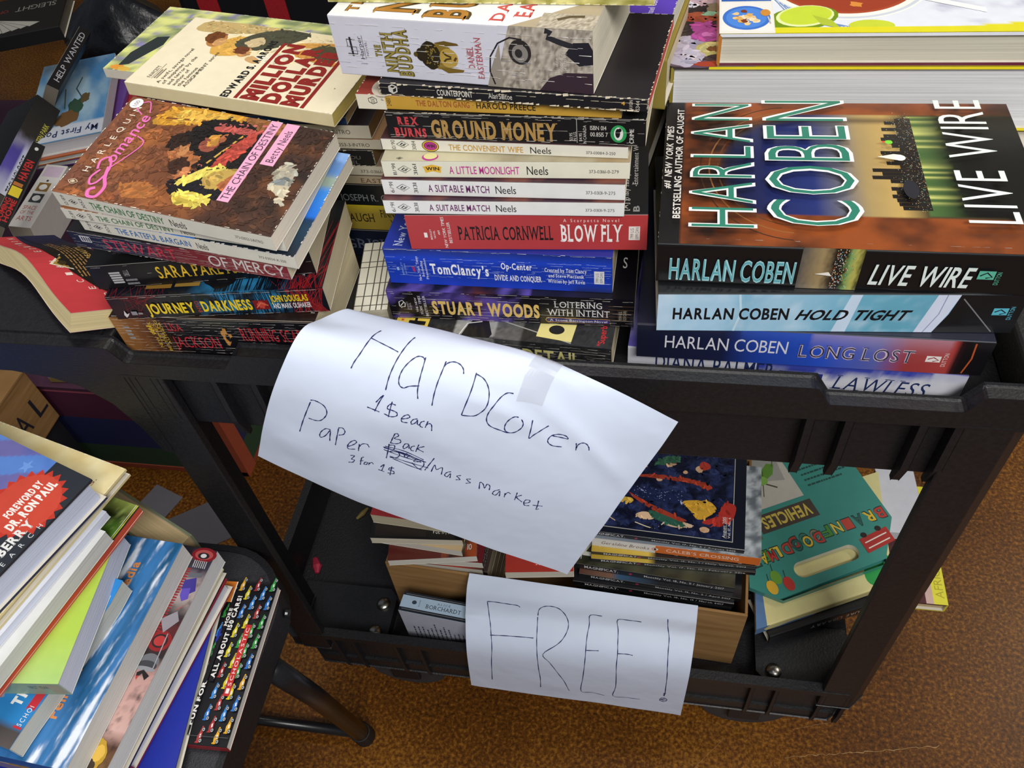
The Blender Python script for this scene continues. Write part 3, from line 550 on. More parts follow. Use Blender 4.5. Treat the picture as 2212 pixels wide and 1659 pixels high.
def paper_mat():
    m,nt,b=node_mat('white_copy_paper'); L=nt.links
    b.inputs['Roughness'].default_value=.55; b.inputs['Specular IOR Level'].default_value=.3
    a=nd(nt,'ShaderNodeAttribute',attribute_name='Col'); L.new(a.outputs['Color'],b.inputs['Base Color']); tc=nd(nt,'ShaderNodeTexCoord')
    n=nd(nt,'ShaderNodeTexNoise',i_Scale=26.,i_Detail=2.); L.new(tc.outputs['Object'],n.inputs['Vector'])
    bp=nd(nt,'ShaderNodeBump',i_Strength=.22,i_Distance=.006); L.new(n.outputs[0],bp.inputs['Height']); L.new(bp.outputs[0],b.inputs['Normal'])
    return m
PAPER=paper_mat()
def sign(cols,ink,name,label,w,tape=None,nu=44,nv=44,wob=.0008,crease=()):
    mb=MB(); white=lin('#cbd5e8')
    def S(u,v):
        q=Vector(sheet(cols,u,v)); return q
    def nrm(u,v):
        e=.004; u0=min(max(u,e),1-e); v0=min(max(v,e),1-e)
        return (S(u0+e,v0)-S(u0-e,v0)).cross(S(u0,v0+e)-S(u0,v0-e)).normalized()
    grid=[]
    for j in range(nv+1):
        row=[]
        for i in range(nu+1):
            u,v=i/nu,j/nv; h=wob*fbm(u*3.1+5,v*2.6,2,3)
            for (cu,cv_,cr_,ca) in crease: h+=ca*math.exp(-((u-cu)**2/(cr_*1.8)**2+(v-cv_)**2/(cr_*.5)**2))
            row.append(S(u,v)+nrm(u,v)*h)
        grid.append(row)
    V=[p for r_ in grid for p in r_]; F=[(j*(nu+1)+i,j*(nu+1)+i+1,(j+1)*(nu+1)+i+1,(j+1)*(nu+1)+i) for j in range(nv) for i in range(nu)]
    mb.addidx(V,F,white)
    def at_(u,v):
        x=min(max(u,0),.9999)*nu;y=min(max(v,0),.9999)*nv;i,j=int(x),int(y);a,b=x-i,y-j
        return grid[j][i]*(1-a)*(1-b)+grid[j][i+1]*a*(1-b)+grid[j+1][i]*(1-a)*b+grid[j+1][i+1]*a*b
    blue=lin('#1d2058')
    for st in ink:
        pts=[]
        for k in range(len(st)-1):
            for t in range(4): pts.append(_cr(st,(k+t/4)/(len(st)-1)))
        pts.append(st[-1]); P3=[at_(*q)+nrm(*q)*.00035 for q in pts]
        L_=[]
        for k,q in enumerate(P3):
            d=(P3[min(k+1,len(P3)-1)]-P3[max(k-1,0)]); sd=d.cross(nrm(*pts[k])); sd=sd.normalized() if sd.length>1e-9 else Vector((1,0,0))
            ww=w*(.8+.25*math.sin(k*1.7)); L_.append((q+sd*ww/2,q-sd*ww/2))
        for a,b in zip(L_,L_[1:]): mb.add([a[0],b[0],b[1],a[1]],blue)
    o=mb.build(name,PAPER,smooth=True); tag(o,label,'sign'); return o,at_,nrm
s1,at1,n1=sign(HC,HC_INK,'paper_sign','white paper price sign handwritten in blue ink, curled over the upper shelf edge',.00092,wob=.0012,crease=((.12,.10,.06,.003),(.45,.20,.10,-.002),(.62,.45,.07,.0022),(.3,.04,.08,.0025),(.8,.55,.08,.0015)))
ms=bpy.data.materials.new('clear_tape'); ms.use_nodes=True; b_=ms.node_tree.nodes['Principled BSDF']; b_.inputs['Base Color'].default_value=(*lin('#c9cbd2'),1); b_.inputs['Roughness'].default_value=.25; b_.inputs['Alpha'].default_value=.35
mb=MB(); n=8; q=[TAPE[3],TAPE[2],TAPE[1],TAPE[0]]
def bil(a,b): return tuple((q[0][k]*(1-a)+q[1][k]*a)*(1-b)+(q[3][k]*(1-a)+q[2][k]*a)*b for k in (0,1))
G=[[at1(*bil(i/n,j/n))+n1(*bil(i/n,j/n))*.0006 for i in range(n+1)] for j in range(n+1)]
for j in range(n):
    for i in range(n): mb.add([G[j][i],G[j][i+1],G[j+1][i+1],G[j+1][i]])
mb.build('tape',ms,s1,weld=True)
s2_,at2,n2=sign(FREE,FREE_INK,'paper_sign','white paper sign reading FREE! hung over the cardboard box on the lower shelf',.0011,wob=.0008,crease=((.40,.10,.05,.0015),(.05,.5,.05,.002)))
# ---------------------------------------------------------------- books on the upper shelf
PB='paperback_book'; HB='hardcover_book'; WH='#e6e3d4'
def diamond(f,u,v,w,c='#2a2a2a'):
    h=w*f.W/f.H*.62
    f.line([(u-w,v),(u,v+h),(u+w,v),(u,v-h),(u-w,v)],.0004,c); f.line([(u-w*.45,v-h*.2),(u,v+h*.45),(u+w*.1,v-h*.1),(u+w*.5,v+h*.15)],.0008,c); f.line([(u-w*.3,v-h*.4),(u+w*.3,v-h*.35)],.0006,c)
def romance(bk,title,col,u0,u1,num,date,code,nu1,badge=None,icon=True):
    f=bk.S
    if date: f.text(date,.030,.16,.047,.84,'#3a3a3a',rot=90)
    diamond(f,.082,.5,.022); f.text(num,.117,.17,.134,.83,'#3a3a3a',rot=90)
    f.text(title,u0,.27,u1,.74,col,bold=.012); f.text('Neels',u1+.028,.25,nu1,.76,'#1b1b1b')
    f.text(code,.832,.40,.955,.60,'#4a4a4a')
# ---- left front stack, from the bottom up
L_='left front stack of paperbacks'
b=Book('A7',PB,'thick black paperback with brown spine end, lowest in the left front stack','#2a1c17','#15151a',pages='#e0d3af',mat=GLOSS,group=L_)
f=b.S; f.art(0,0,.34,1,24,6,lambda a,v:mixc(ramp(a,[(0,'#a9743f'),(.35,'#7a4a2a'),(.7,'#2a1a18'),(1,'#15151a')]),'#c08a50',max(0,fbm(a*9,v*2,3))*.5*(1-a)))
f.text('#1',.165,.55,.19,.80,'#e0b93a',rot=90,bold=.02); f.text('NEW YORK',.178,.18,.196,.90,'#e0b93a',rot=90); f.text('TIMES',.199,.32,.214,.85,'#e0b93a',rot=90,ital=.2); f.text('BESTSELLING',.216,.08,.231,.95,'#e0b93a',rot=90); f.text('AUTHOR',.233,.28,.246,.90,'#e0b93a',rot=90)
f.text('LISA',.263,.66,.345,.88,'#c6303b',serif=True); f.text('JACKSON',.263,.20,.50,.52,'#c6303b',serif=True); f.text('RUNNING SCARED',.62,.45,.97,.80,'#c6303b',serif=True)
f.ell(.545,.55,.022,.20,'#c98a3c',jit=.35,seed=2); f.ell(.55,.52,.010,.11,'#15151a',jit=.3,seed=3)
for i in range(4): f.rect(.045,.40+.1*i,.075,.45+.1*i,'#9a9a9a')
f.creases([.07,.15,.22,.31,.39,.47,.56,.63,.70,.78,.85,.93],seed=7,keep=.75)
g=b.F; g.art(0,0,1,1,30,12,lambda a,v:mixc('#221713','#5a4630',max(0,fbm(a*6,v*3,9))*.9*math.exp(-((a-.7)/.3)**2))); g.text('There',.56,.05,.585,.34,'#d8d4cc',rot=90); g.line([(.01,.012),(.99,.012)],.0006,'#b9aea0'); g.text('ry Published in Hans',.955,.1,.985,.75,'#b8b4ac',rot=90)
b.done()
b=Book('A6',PB,'black and blue paperback with yellow title and red web lines, under the dark spines','#10141d','#15131a',pages='#e4d8b6',mat=GLOSS,group=L_)
def net(a,v,s=1): return mixc('#12161f','#2f86b8',max(0,min(1,.55+fbm(a*10,v*4,s)*1.6))*math.exp(-((a-.62)/.2)**4))
f=b.S; f.art(.4,0,1,1,60,10,lambda a,v:net(.4+a*.6,v)); g=b.F; g.art(.25,0,1,.62,70,26,lambda a,v:net(.25+a*.75,v+1,2))
rnd=random.Random(8)
for i in range(46):
    u=rnd.uniform(.80,1); 
    g.line([(u,0),(min(1,max(.6,u+rnd.uniform(-.15,.15))),rnd.uniform(.15,.75))],.0003,'#b3262c'); f.line([(rnd.uniform(.82,1),0),(rnd.uniform(.82,1),1)],.0003,'#a3262c')
    if i<22: u=rnd.uniform(0,.28); g.line([(u,0),(min(1,max(0,u+rnd.uniform(-.12,.12))),rnd.uniform(.1,.6))],.0003,'#7a2226'); f.line([(rnd.uniform(0,.25),rnd.uniform(0,1)),(rnd.uniform(0,.25),1)],.0003,'#7a2226')
for i in range(34):
    u=rnd.uniform(.48,.84); f.line([(u,0),(u+rnd.uniform(-.02,.03),1)],.0006,'#0d1420'); g.line([(u,0),(u+rnd.uniform(-.03,.05),.5)],.0007,'#0d1420')
f.text('JOURNEY',.165,.22,.39,.66,'#efcf1e',bold=.035); f.text('INTO',.398,.22,.418,.70,'#c32b30',rot=90); f.text('DARKNESS',.425,.24,.655,.68,'#efcf1e',bold=.035)
f.rect(.665,.22,.735,.62,'#7e1c1f'); f.ell(.70,.42,.02,.15,'#c24a3c',jit=.2,seed=1); f.line([(.675,.3),(.70,.5),(.73,.38)],.0009,'#e07a58')
f.text('JOHN DOUGLAS',.655,.50,.90,.76,'#efcf1e',bold=.03) if 0 else f.text('JOHN DOUGLAS',.75,.52,.92,.80,'#efcf1e',bold=.03); f.text('AND MARK OLSHAKER',.75,.24,.925,.46,'#e8e8ea',bold=.02)
f.poly([(.045,.22),(.055,.42),(.06,.25),(.075,.30),(.06,.16),(.05,.10)],'#d8d8d8'); f.rect(.083,.2,.11,.36,'#8e8e94'); f.rect(.115,.22,.135,.30,'#8e8e94')
g.text('AND MARK',.845,.13,.905,.80,'#e6eef2',rot=90,bold=.02); g.rect(.18,.06,.30,.16,'#8f6b2a'); g.rect(.315,.07,.43,.20,'#9c7a34'); g.ell(.52,.26,.10,.22,'#101116',jit=.06)
f.creases([.05,.95],seed=2,keep=.8); b.done()
b=Book('A5',PB,'black paperback with gold serif author lettering, sloping up to the right','#141416','#131316',pages='#e2d6b4',mat=GLOSS,group=L_)
f=b.S; f.text('SARA PARETSKY',.30,.30,.74,.80,'#e6bc2f',serif=True,bold=.01)
for i in range(5): f.rect(.085,.22+.10*i,.135,.29+.10*i,'#b9b9bb')
f.text('DELL',.15,.5,.175,.75,'#9a9a9c',rot=90); f.lines(2,.145,.1,.20,.4,'#8a8a8c'); f.creases([.06,.55,.92],seed=5,keep=.35); b.F.lines(3,.1,.1,.4,.3,'#3a3a40'); b.done()
b=Book('A4',PB,'cracked black and red paperback with white title letters, below the white romances','#17161a','#17161a',pages='#e2d6b4',mat=GLOSS,group=L_)
f=b.S; f.art(.35,0,1,1,24,3,lambda a,v:ramp(a,[(0,'#2b1418'),(.25,'#741422'),(1,'#8a1626')])); f.text('STEWART',.155,.18,.49,.82,'#c22a35',bold=.01); f.text('OF MERCY',.64,.15,.985,.85,'#ded6d2')
f.rect(.045,.42,.095,.80,'#d9d9d9'); 
for i in range(4): f.rect(.052+.011*i,.48,.058+.011*i,.74,'#17161a')
f.creases([.06,.17,.29,.37,.55,.66,.81,.93],seed=11,keep=.7); f.edgewear(seed=4,sides='tb',amt=.7); b.done()
b=Book('A3',PB,'white paperback with blue title, third white spine from the top of the left stack','#2f6fc4',WH,pages='#ece2ce',group=L_); f=b.S
romance(b,'THE FATEFUL BARGAIN','#2f6fb0',.168,.52,'3024','7/89','373-03024-X-250',.60); g=b.F
g.art(.55,0,1,1,16,30,lambda a,v:ramp(v,[(0,'#0e1a26'),(.28,'#1d3c54'),(.33,'#153047'),(.36,'#1f6fd8'),(.62,'#3f8fe6'),(.66,'#8fa39a'),(.74,'#9fb0a0'),(.78,'#5f8fd0'),(1,'#86a9dc')]))
g.edgewear(seed=9); b.done()
b=Book('A2',PB,'white paperback with green title directly under the romance with the painted cover','#8d5a38',WH,pages='#ece2ce',group=L_)
romance(b,'THE CHAIN OF DESTINY','#3c7a45',.155,.51,'3053','12/89','373-03053-3-INTRO',.60); b.F.edgewear(seed=3); b.done()
# top romance: a costume scene beside a carriage, painted in browns
b=Book('A1',PB,'white-spined romance paperback showing its brown painted cover, topmost of the left stack','#6a4330',WH,pages='#efe5d2',mat=MATTE,group=L_)
romance(b,'THE CHAIN OF DESTINY','#2f7a3f',.165,.51,'3053','12/89','373-03053-3-INTRO',.61)
g=b.F; g.soft=True
def brown(a,v):
    base=ramp(a+.18*v,[(0,'#6d4535'),(.25,'#7c4c33'),(.5,'#6e4128'),(.75,'#4a2d20'),(1,'#3a261d')])
    n=fbm(a*5+1,v*4,4); base=mixc(base,'#b06a35',max(0,n)*1.1*(1-a*.6)); base=mixc(base,'#1c1512',max(0,fbm(a*4,v*5,8)-.05)*1.0*a)
    return base
g.art(0,0,1,1,70,46,brown)
g.poly([(.16,.74),(.22,1),(.66,1),(.60,.88),(.36,.82)],'#c8912f'); g.poly([(.24,.80),(.28,.97),(.56,.98),(.50,.90)],'#deb04a'); g.line([(.2,.84),(.60,.93)],.002,'#7a4a22')
g.poly([(.55,1),(.60,.86),(.78,.86),(.80,1)],'#8a5a30'); g.poly([(.33,.58),(.40,.90),(.56,.96),(.75,.84),(.72,.50),(.52,.42)],'#181210')
g.poly([(.46,.86),(.70,.90),(.71,.84),(.48,.80)],'#b0524a'); g.line([(.47,.88),(.72,.95)],.002,'#c86a6a'); g.line([(.44,.50),(.62,.44)],.0018,'#b5605a')
g.poly([(.56,.50),(.63,.46),(.70,.84),(.64,.86)],'#b4473a'); g.line([(.545,.50),(.62,.82)],.0016,'#caa04a')
g.poly([(.33,.60),(.36,.48),(.47,.42),(.52,.52),(.46,.58)],'#a5663c'); g.ell(.385,.60,.040,.090,'#a9693f'); g.ell(.36,.645,.046,.080,'#2a1a12',jit=.12,seed=2); g.ell(.41,.57,.024,.050,'#bf8250')
g.ell(.50,.66,.045,.06,'#8f4c3c',jit=.1,seed=4); g.poly([(.47,.76),(.52,.78),(.54,.68),(.50,.64)],'#c48a3a'); g.ell(.54,.74,.016,.05,'#9a5a38')
g.poly([(.43,.30),(.50,.14),(.66,.10),(.72,.30),(.62,.44),(.52,.42)],'#17131a')
g.ell(.46,.40,.040,.085,'#b06c42'); g.ell(.435,.43,.040,.085,'#3a2216',jit=.15,seed=6); g.ell(.478,.38,.022,.055,'#c47e50')
g.poly([(.47,.30),(.50,.24),(.58,.38),(.66,.46),(.62,.52),(.54,.44),(.50,.34)],'#d9c75c'); g.line([(.55,.43),(.63,.49)],.0016,'#3a3226')
g.poly([(.56,.36),(.62,.26),(.72,.36),(.70,.50),(.64,.48)],'#b99a4e'); g.poly([(.64,.30),(.72,.30),(.76,.46),(.70,.48)],'#a55e38')
g.poly([(.48,.20),(.54,.08),(.66,.12),(.68,.20),(.60,.24)],'#d8c455'); g.poly([(.50,.17),(.55,.11),(.63,.15)],'#b6a03e'); g.line([(.5,.18),(.58,.2),(.66,.16)],.0012,'#efe08a')
g.poly([(.24,.16),(.30,.06),(.42,.10),(.44,.20),(.34,.24)],'#a96a38'); g.poly([(.10,.10),(.20,.02),(.30,.03),(.22,.12)],'#8a4e30')
g.poly([(.84,.50),(.94,.36),(.95,.56),(.90,.66),(.86,.62)],'#a8a290'); g.poly([(.86,.44),(.93,.38),(.92,.52)],'#7d8280'); g.poly([(.85,.42),(.95,.44),(.96,.26)],'#b8ae96')
g.brush(1500,.02,.02,.98,.98,.0030,.42,3); g.rect(.695,.20,.748,1.0,'#e9a5c4'); g.rect(.768,.58,.830,1.0,'#e9a5c4'); g.text('THE CHAIN OF DESTINY',.703,.22,.738,.97,'#31263a',rot=90); g.text('Betty Neels',.782,.61,.818,.93,'#31263a',rot=90)
g.text('HARLEQUIN',.055,.22,.085,.90,'#e8ddcc',rot=90,track=.45)
pk='#e070b4'
g.line([(.155,.30),(.175,.20),(.205,.12),(.20,.03),(.165,.02),(.15,.07),(.17,.10)],.0026,pk); g.line([(.13,.26),(.115,.18),(.135,.12),(.16,.16),(.165,.28),(.13,.38),(.10,.34),(.115,.26)],.0017,pk)
g.text('omance',.105,.33,.162,.82,pk,rot=90,ital=.25,bold=.01); g.line([(.11,.83),(.06,.90),(.10,.97),(.14,.86)],.0009,pk); g.line([(.165,.30),(.22,.55),(.17,.62)],.001,pk)
g.ell(.045,.93,.030,.052,'#e9e9ea'); g.text('1.00',.035,.90,.055,.96,'#5a5a5a',rot=80 and 90); diamond(g,.055,.115,.022,'#ddd0b0')
g.edgewear(seed=12,amt=.8); b.done()
# ---- centre stack, from the bottom up
M_='centre stack of paperbacks'
b=Book('D12',PB,'dark paperback with grey road photo and yellow H, lowest in the centre stack','#17171a','#17181a',pages='#ded2b2',mat=GLOSS,group=M_)
def road(a,v):
    n=fbm(a*60,v*30,2,2)*.5+.5; c=mixc('#101113','#4a4a4c',n*.5)
    if .28<a<.47 and v>.0: c=mixc(c,'#b5b5b2',.35+.5*n)
    if .47<a<.60: c=mixc(c,'#8a8a88',.15+.3*n)
    return c
f=b.S; f.art(0,0,1,1,90,8,lambda a,v:mixc(road(a,v),'#17181a',.25)); g=b.F; g.art(0,0,1,.5,90,20,road)
g.poly([(.32,0),(.34,.12),(.40,.30),(.46,.04),(.45,0)],'#141416'); g.line([(.31,0),(.335,.13),(.40,.16)],.0009,'#d6d6d2'); g.line([(.42,.22),(.82,.02)],.0010,'#9a9a96'); g.line([(.20,.20),(.225,.23)],.0009,'#d8cf7a')
g.rect(.0,.0,.155,.34,'#d8bb4c'); g.rect(.06,.20,.14,.24,'#15130f'); g.rect(.06,.07,.14,.11,'#15130f'); g.rect(.085,.07,.098,.24,'#15130f'); g.text('ED',.022,.10,.034,.26,'#c0392b',rot=90)
g.poly([(.66,.06),(.67,.26),(.83,.22),(.82,.03)],'#d8cd84'); g.ell(.745,.14,.035,.045,'#1a1a1a'); g.text('"Superb...a terrific',.935,.02,.965,.50,'#c0272d',rot=90,bold=.01)
f.rect(0,.86,.155,1,'#d0b048'); f.text('EDGAR',.085,.30,.115,.80,'#b3262c',rot=90,bold=.02); f.text('WINNER',.122,.30,.150,.80,'#b3262c',rot=90,bold=.02); f.text('THE FINAL DETAIL',.20,.18,.86,.72,'#c6c07a',bold=.02)
f.creases([.08,.2,.33,.45,.58,.7,.8,.9],seed=31,keep=.6); f.creases([.5],seed=33); b.done()
b=Book('D11',PB,'black and purple paperback with gold author name, second from the bottom of the centre stack','#14121a','#15131a',pages='#8e7a5c',mat=GLOSS,group=M_)
def purp(a,v):
    c=lin('#131118'); n=fbm(a*7-v*1.6,v*1.2+a*2,5); c=mixc(c,'#5a4a9c',max(0,n)*2.0*(1 if a<.6 else .05)); c=mixc(c,'#7a3a20',max(0,math.exp(-((a-.38)/.05)**2))*max(0,.3+fbm(a*9,v*3,2))*.7)
    return mixc(c,'#0e0d12',max(0,(a-.55))*2) if a>.55 else c
f=b.S; f.art(0,0,1,1,80,10,purp); g=b.F; g.art(0,0,1,.5,80,16,lambda a,v:purp(a,v+1.3))
f.line([(.053,.42),(.066,.42),(.07,.55),(.06,.66),(.045,.60),(.043,.45),(.053,.38)],.0007,'#dcdcdc'); f.line([(.048,.45),(.066,.60)],.0007,'#dcdcdc'); f.text('SIGNET',.075,.32,.083,.62,'#a9a4ae',rot=90); f.text('NOVEL',.086,.32,.094,.58,'#a9a4ae',rot=90)
f.text('THE NEW',.112,.24,.121,.78,'#dedbe4',rot=90); f.text('YORK TIMES',.128,.14,.139,.84,'#dedbe4',rot=90,ital=.2); f.text('BESTSELLER',.148,.10,.159,.86,'#dedbe4',rot=90)
f.text('STUART WOODS',.182,.22,.625,.68,'#e2bf6e',bold=.045); f.text('LOITERING',.685,.62,.875,.84,'#e0dede',serif=True); f.text('WITH INTENT',.655,.32,.905,.56,'#e0dede',serif=True)
f.line([(.655,.24),(.905,.24),(.91,.10),(.655,.08),(.648,.16),(.655,.24)],.0005,'#d8a54a'); f.rect(.655,.09,.905,.235,'#34306a'); f.text('A Stone Barrington Novel',.665,.115,.895,.20,'#dcd6e8')
f.rect(.935,.20,.975,.60,'#2a2420'); f.text('9.99 U.S.',.940,.24,.953,.56,'#b0aaa0',rot=90); f.text('(12.50 CAN)',.957,.22,.970,.58,'#b0aaa0',rot=90)
for i in range(5): f.line([(.90,.25+i*.12),(.998,.22+i*.13)],.0004,'#6a4c30')
f.creases([.03,.13,.22,.33,.45,.74,.9,.97],seed=17,keep=.5); g.text('S',.945,.32,.962,.44,'#cfcfcf',rot=0); b.done()
b=Book('D10',PB,'royal blue thriller paperback with white serif title and cracked spine','#1d2f8f','#1c3eb4',pages='#d9c9a4',mat=GLOSS,group=M_)
f=b.S; f.art(0,0,1,1,20,8,lambda a,v:ramp(v+.05*fbm(a*5,v*4,1),[(0,'#1b2a6a' if a>.8 else '#1d40c0'),(.2,'#1a3cb0'),(.6,'#1c39a8'),(.75,'#1f45c8'),(.88,'#1a379c'),(1,'#16297a')]))
f.rect(.045,.38,.055,.47,'#8fb0e0'); f.text('BERKLEY',.066,.25,.074,.62,'#8fb0e0',rot=90); f.text('FICTION',.080,.28,.087,.58,'#8fb0e0',rot=90); f.text('#1',.115,.36,.128,.50,'#d0323a',rot=90,bold=.02)
f.text('New York Times',.138,.10,.150,.80,'#e6e8f2',rot=90,serif=True); f.text('Bestselling',.156,.22,.167,.68,'#e6e8f2',rot=90,serif=True); f.text('Phenomenon',.173,.15,.184,.76,'#e6e8f2',rot=90,serif=True)
f.text('TomClancy’s',.20,.33,.462,.62,'#f0f0f4',bold=.03,serif=True); f.text('Op-Center',.52,.55,.655,.73,'#f0f0f4',bold=.02,serif=True); f.text('DIVIDE AND CONQUER',.485,.22,.695,.38,'#f0f0f4',bold=.015,serif=True)
f.text('Created by Tom Clancy',.71,.53,.89,.64,'#f0f0f4',serif=True,bold=.01); f.text('and Steve Pieczenik',.725,.38,.88,.48,'#f0f0f4',serif=True,bold=.01); f.text('Written by Jeff Rovin',.72,.22,.883,.33,'#f0f0f4',serif=True,bold=.01)
f.rect(.922,.24,.965,.60,'#dcdce0'); f.text('799 U.S.',.928,.28,.941,.56,'#3a3a3a',rot=90); f.text('(1099 CAN)',.946,.27,.959,.57,'#3a3a3a',rot=90)
f.creases([.25,.32,.42,.47,.52,.61,.69,.76],c='#b9c4e6',seed=23,keep=.55); f.creases([.985],c='#e6e2dc',seed=22,keep=.8); g=b.F; g.text('New York Times Bestselling',.045,.03,.085,.9,'#c9d2ec',rot=90,serif=True); b.done()
b=Book('D9',PB,'red-spined paperback with black author name and white title, front cover black','#17171a','#b23a3c',pages='#e0d6bc',mat=MATTE,group=M_)
f=b.S; f.rect(.068,.36,.082,.50,'#ece6e2'); f.text('BERKLEY',.094,.30,.102,.60,'#ece6e2',rot=90); f.text('NOVEL',.109,.34,.117,.56,'#ece6e2',rot=90); f.text('#1',.128,.44,.137,.56,'#ece6e2',rot=90); f.text('NEW YORK TIMES',.150,.06,.163,.94,'#ece6e2',rot=90,ital=.15); f.text('BESTSELLER',.172,.20,.185,.80,'#ece6e2',rot=90)
f.text('PATRICIA CORNWELL',.215,.30,.615,.68,'#15100f',serif=True,bold=.012); f.text('A Scarpetta Novel',.66,.80,.885,.89,'#ecd8d2',track=.25); f.text('BLOW FLY',.645,.26,.90,.72,'#f2eeea',serif=True,bold=.02)
f.rect(.925,.30,.970,.68,'#e6dcd4'); f.text('799 U.S.',.931,.34,.945,.64,'#3a3030',rot=90); f.text('(1099 CAN)',.951,.32,.965,.66,'#3a3030',rot=90)
g=b.F; g.text('"[A] grisly fast-paced thriller',.895,.02,.920,.75,'#b9b6b2',rot=90,serif=True); g.text('-Entertainment Weekly',.935,.30,.957,.90,'#b9b6b2',rot=90,serif=True); g.text('B',.94,.03,.965,.09,'#8a8886',rot=90,bold=.03); b.done()
for key,lb in (('D8','white paperback with purple title resting right on the red spine, lower of two alike'),('D7','white paperback with purple title, upper of two alike in the centre stack')):
    b=Book(key,PB,lb,'#4a2a34','#e9e9e6',pages='#e6ddc6',group=M_)
    f=b.S; f.text('6/91',.030,.16,.047,.84,'#3a3a3a',rot=90); diamond(f,.088,.5,.028); f.text('3131',.132,.17,.149,.83,'#3a3a3a',rot=90)
    f.text('A SUITABLE MATCH',.195,.28,.452,.74,'#6b2a62',bold=.012); f.text('Neels',.478,.26,.562,.76,'#1b1b1b'); f.text('373-03131-9-275',.845,.36,.962,.56,'#4a4a4a')
    b.F.art(0,0,1,.4,30,8,lambda a,v:mixc('#3a2230','#8a5040',max(0,fbm(a*8,v*3,6))*1.5)); b.done()
b=Book('D6',PB,'cream-spined paperback with magenta title and gold WIN badge','#b9b39a','#e6e4cf',pages='#e6ddc6',group=M_)
f=b.S; f.text('11/91',.040,.16,.056,.84,'#3a3a3a',rot=90); diamond(f,.092,.5,.028); f.text('3161',.128,.17,.144,.83,'#3a3a3a',rot=90)
f.poly([(.17,.62),(.20,.76),(.22,.72),(.23,.60),(.25,.55),(.24,.70),(.21,.84),(.18,.80)],'#e8b83a') if 0 else f.poly([(.168,.66),(.21,.80),(.25,.66),(.246,.58),(.242,.30),(.21,.40),(.178,.30),(.174,.58)],'#e6b63c'); f.text('WIN',.182,.46,.238,.66,'#2a1c10',bold=.03)
f.text('A LITTLE MOONLIGHT',.278,.26,.565,.72,'#c33a92',bold=.01); f.text('Neels',.595,.24,.68,.76,'#1b1b1b'); f.text('373-03161-0-279',.842,.36,.958,.56,'#4a4a4a')
g=b.F; g.art(0,0,1,.6,40,10,lambda a,v:mixc('#c9c3a6',ramp(a,[(0,'#8a8570'),(.3,'#c6bf9c'),(.6,'#7a6a52'),(1,'#a8885a')]),.5+fbm(a*7,v*4,3)*.5)); diamond(g,.075,.03,.014); g.ell(.20,.045,.034,.042,'#b03a86'); g.ell(.20,.055,.028,.034,'#dcd896'); b.done()
b=Book('D5',PB,'cream-spined paperback with ochre title and round magenta WIN badge','#4a3032','#e4e1d2',pages='#e6ddc6',group=M_)
f=b.S; f.text('10/90',.040,.10,.058,.90,'#3a3a3a',rot=90); diamond(f,.090,.55,.026); f.text('3084',.128,.12,.145,.88,'#3a3a3a',rot=90)
f.ell(.207,.5,.036,.48,'#1a1612'); f.ell(.207,.5,.033,.44,'#dcb93a'); f.ell(.207,.5,.028,.36,'#1a1612'); f.ell(.207,.5,.026,.33,'#b0308c'); f.text('WIN',.190,.38,.225,.64,'#1a1612',bold=.04)
f.text('THE CONVENIENT WIFE',.283,.22,.588,.72,'#c99a3e',bold=.01); f.text('Neels',.617,.20,.70,.76,'#1b1b1b'); f.text('373-03084-3-250',.838,.32,.952,.56,'#4a4a4a'); b.done()
b=Book('D4',PB,'black-spined crime paperback with gold block title and green penguin badge','#1b1a1c','#141416',pages='#ded3b4',mat=GLOSS,group=M_)
f=b.S; f.text('REX',.045,.56,.13,.84,'#c9444a',bold=.05,track=.12,serif=True); f.text('BURNS',.025,.10,.155,.42,'#c9444a',bold=.05,track=.08,serif=True); f.text('GROUND MONEY',.178,.12,.672,.76,'#b08c50',bold=.045,serif=True)
f.text('$3.95',.716,.14,.728,.44,'#cfccc4',rot=90); f.text('IN U.S.',.730,.14,.742,.50,'#cfccc4',rot=90); f.line([(.745,.08),(.745,.95)],.0003,'#cfccc4'); f.text('$4.95',.752,.14,.764,.44,'#cfccc4',rot=90); f.text('IN CANADA',.768,.06,.780,.74,'#cfccc4',rot=90)
f.text('ISBN 014',.795,.58,.855,.74,'#d8d5cc'); f.text('00.8515 7',.795,.34,.860,.50,'#d8d5cc'); f.ell(.900,.46,.030,.32,'#2f9d57'); f.ell(.900,.46,.017,.24,'#e4e6e0'); f.ell(.897,.48,.009,.17,'#17181a'); f.ell(.905,.60,.006,.07,'#17181a'); f.text('CRIME',.940,.12,.956,.66,'#e4e2da',rot=90)
f.creases([.06,.14,.88,.95,.5],seed=41,keep=.6); b.F.edgewear(seed=6); b.done()
b=Book('D3',PB,'mustard-spined paperback with reddish western title, cream at its left end','#8e3a30','#c59a3a',pages='#e6dcbe',mat=MATTE,group=M_)
f=b.S; f.rect(0,0,.115,1,'#e4dcc6'); f.line([(.062,.36),(.048,.5),(.048,.72),(.066,.84),(.080,.7),(.080,.46),(.062,.36)],.0005,'#2a2a2a'); f.text('SIGNET',.056,.42,.072,.80,'#2a2a2a',rot=90); f.text('P',.098,.62,.110,.74,'#4a3a20',rot=90) ; f.text('2480',.118,.26,.136,.80,'#4a3a20',rot=90)
f.text('THE DALTON GANG',.235,.34,.442,.74,'#a2552e',bold=.02); f.text('·',.453,.45,.458,.6,'#2a2018'); f.text('HAROLD PREECE',.468,.33,.690,.72,'#2a2018',bold=.02); g=b.F; g.ell(.11,.10,.06,.12,'#c9c0ae'); g.edgewear(seed=2); b.done()
b=Book('D2',PB,'thin worn black paperback with white title and red-stained page edges','#1c181d','#17161a',pages='#c4524a',mat=MATTE,group=M_)
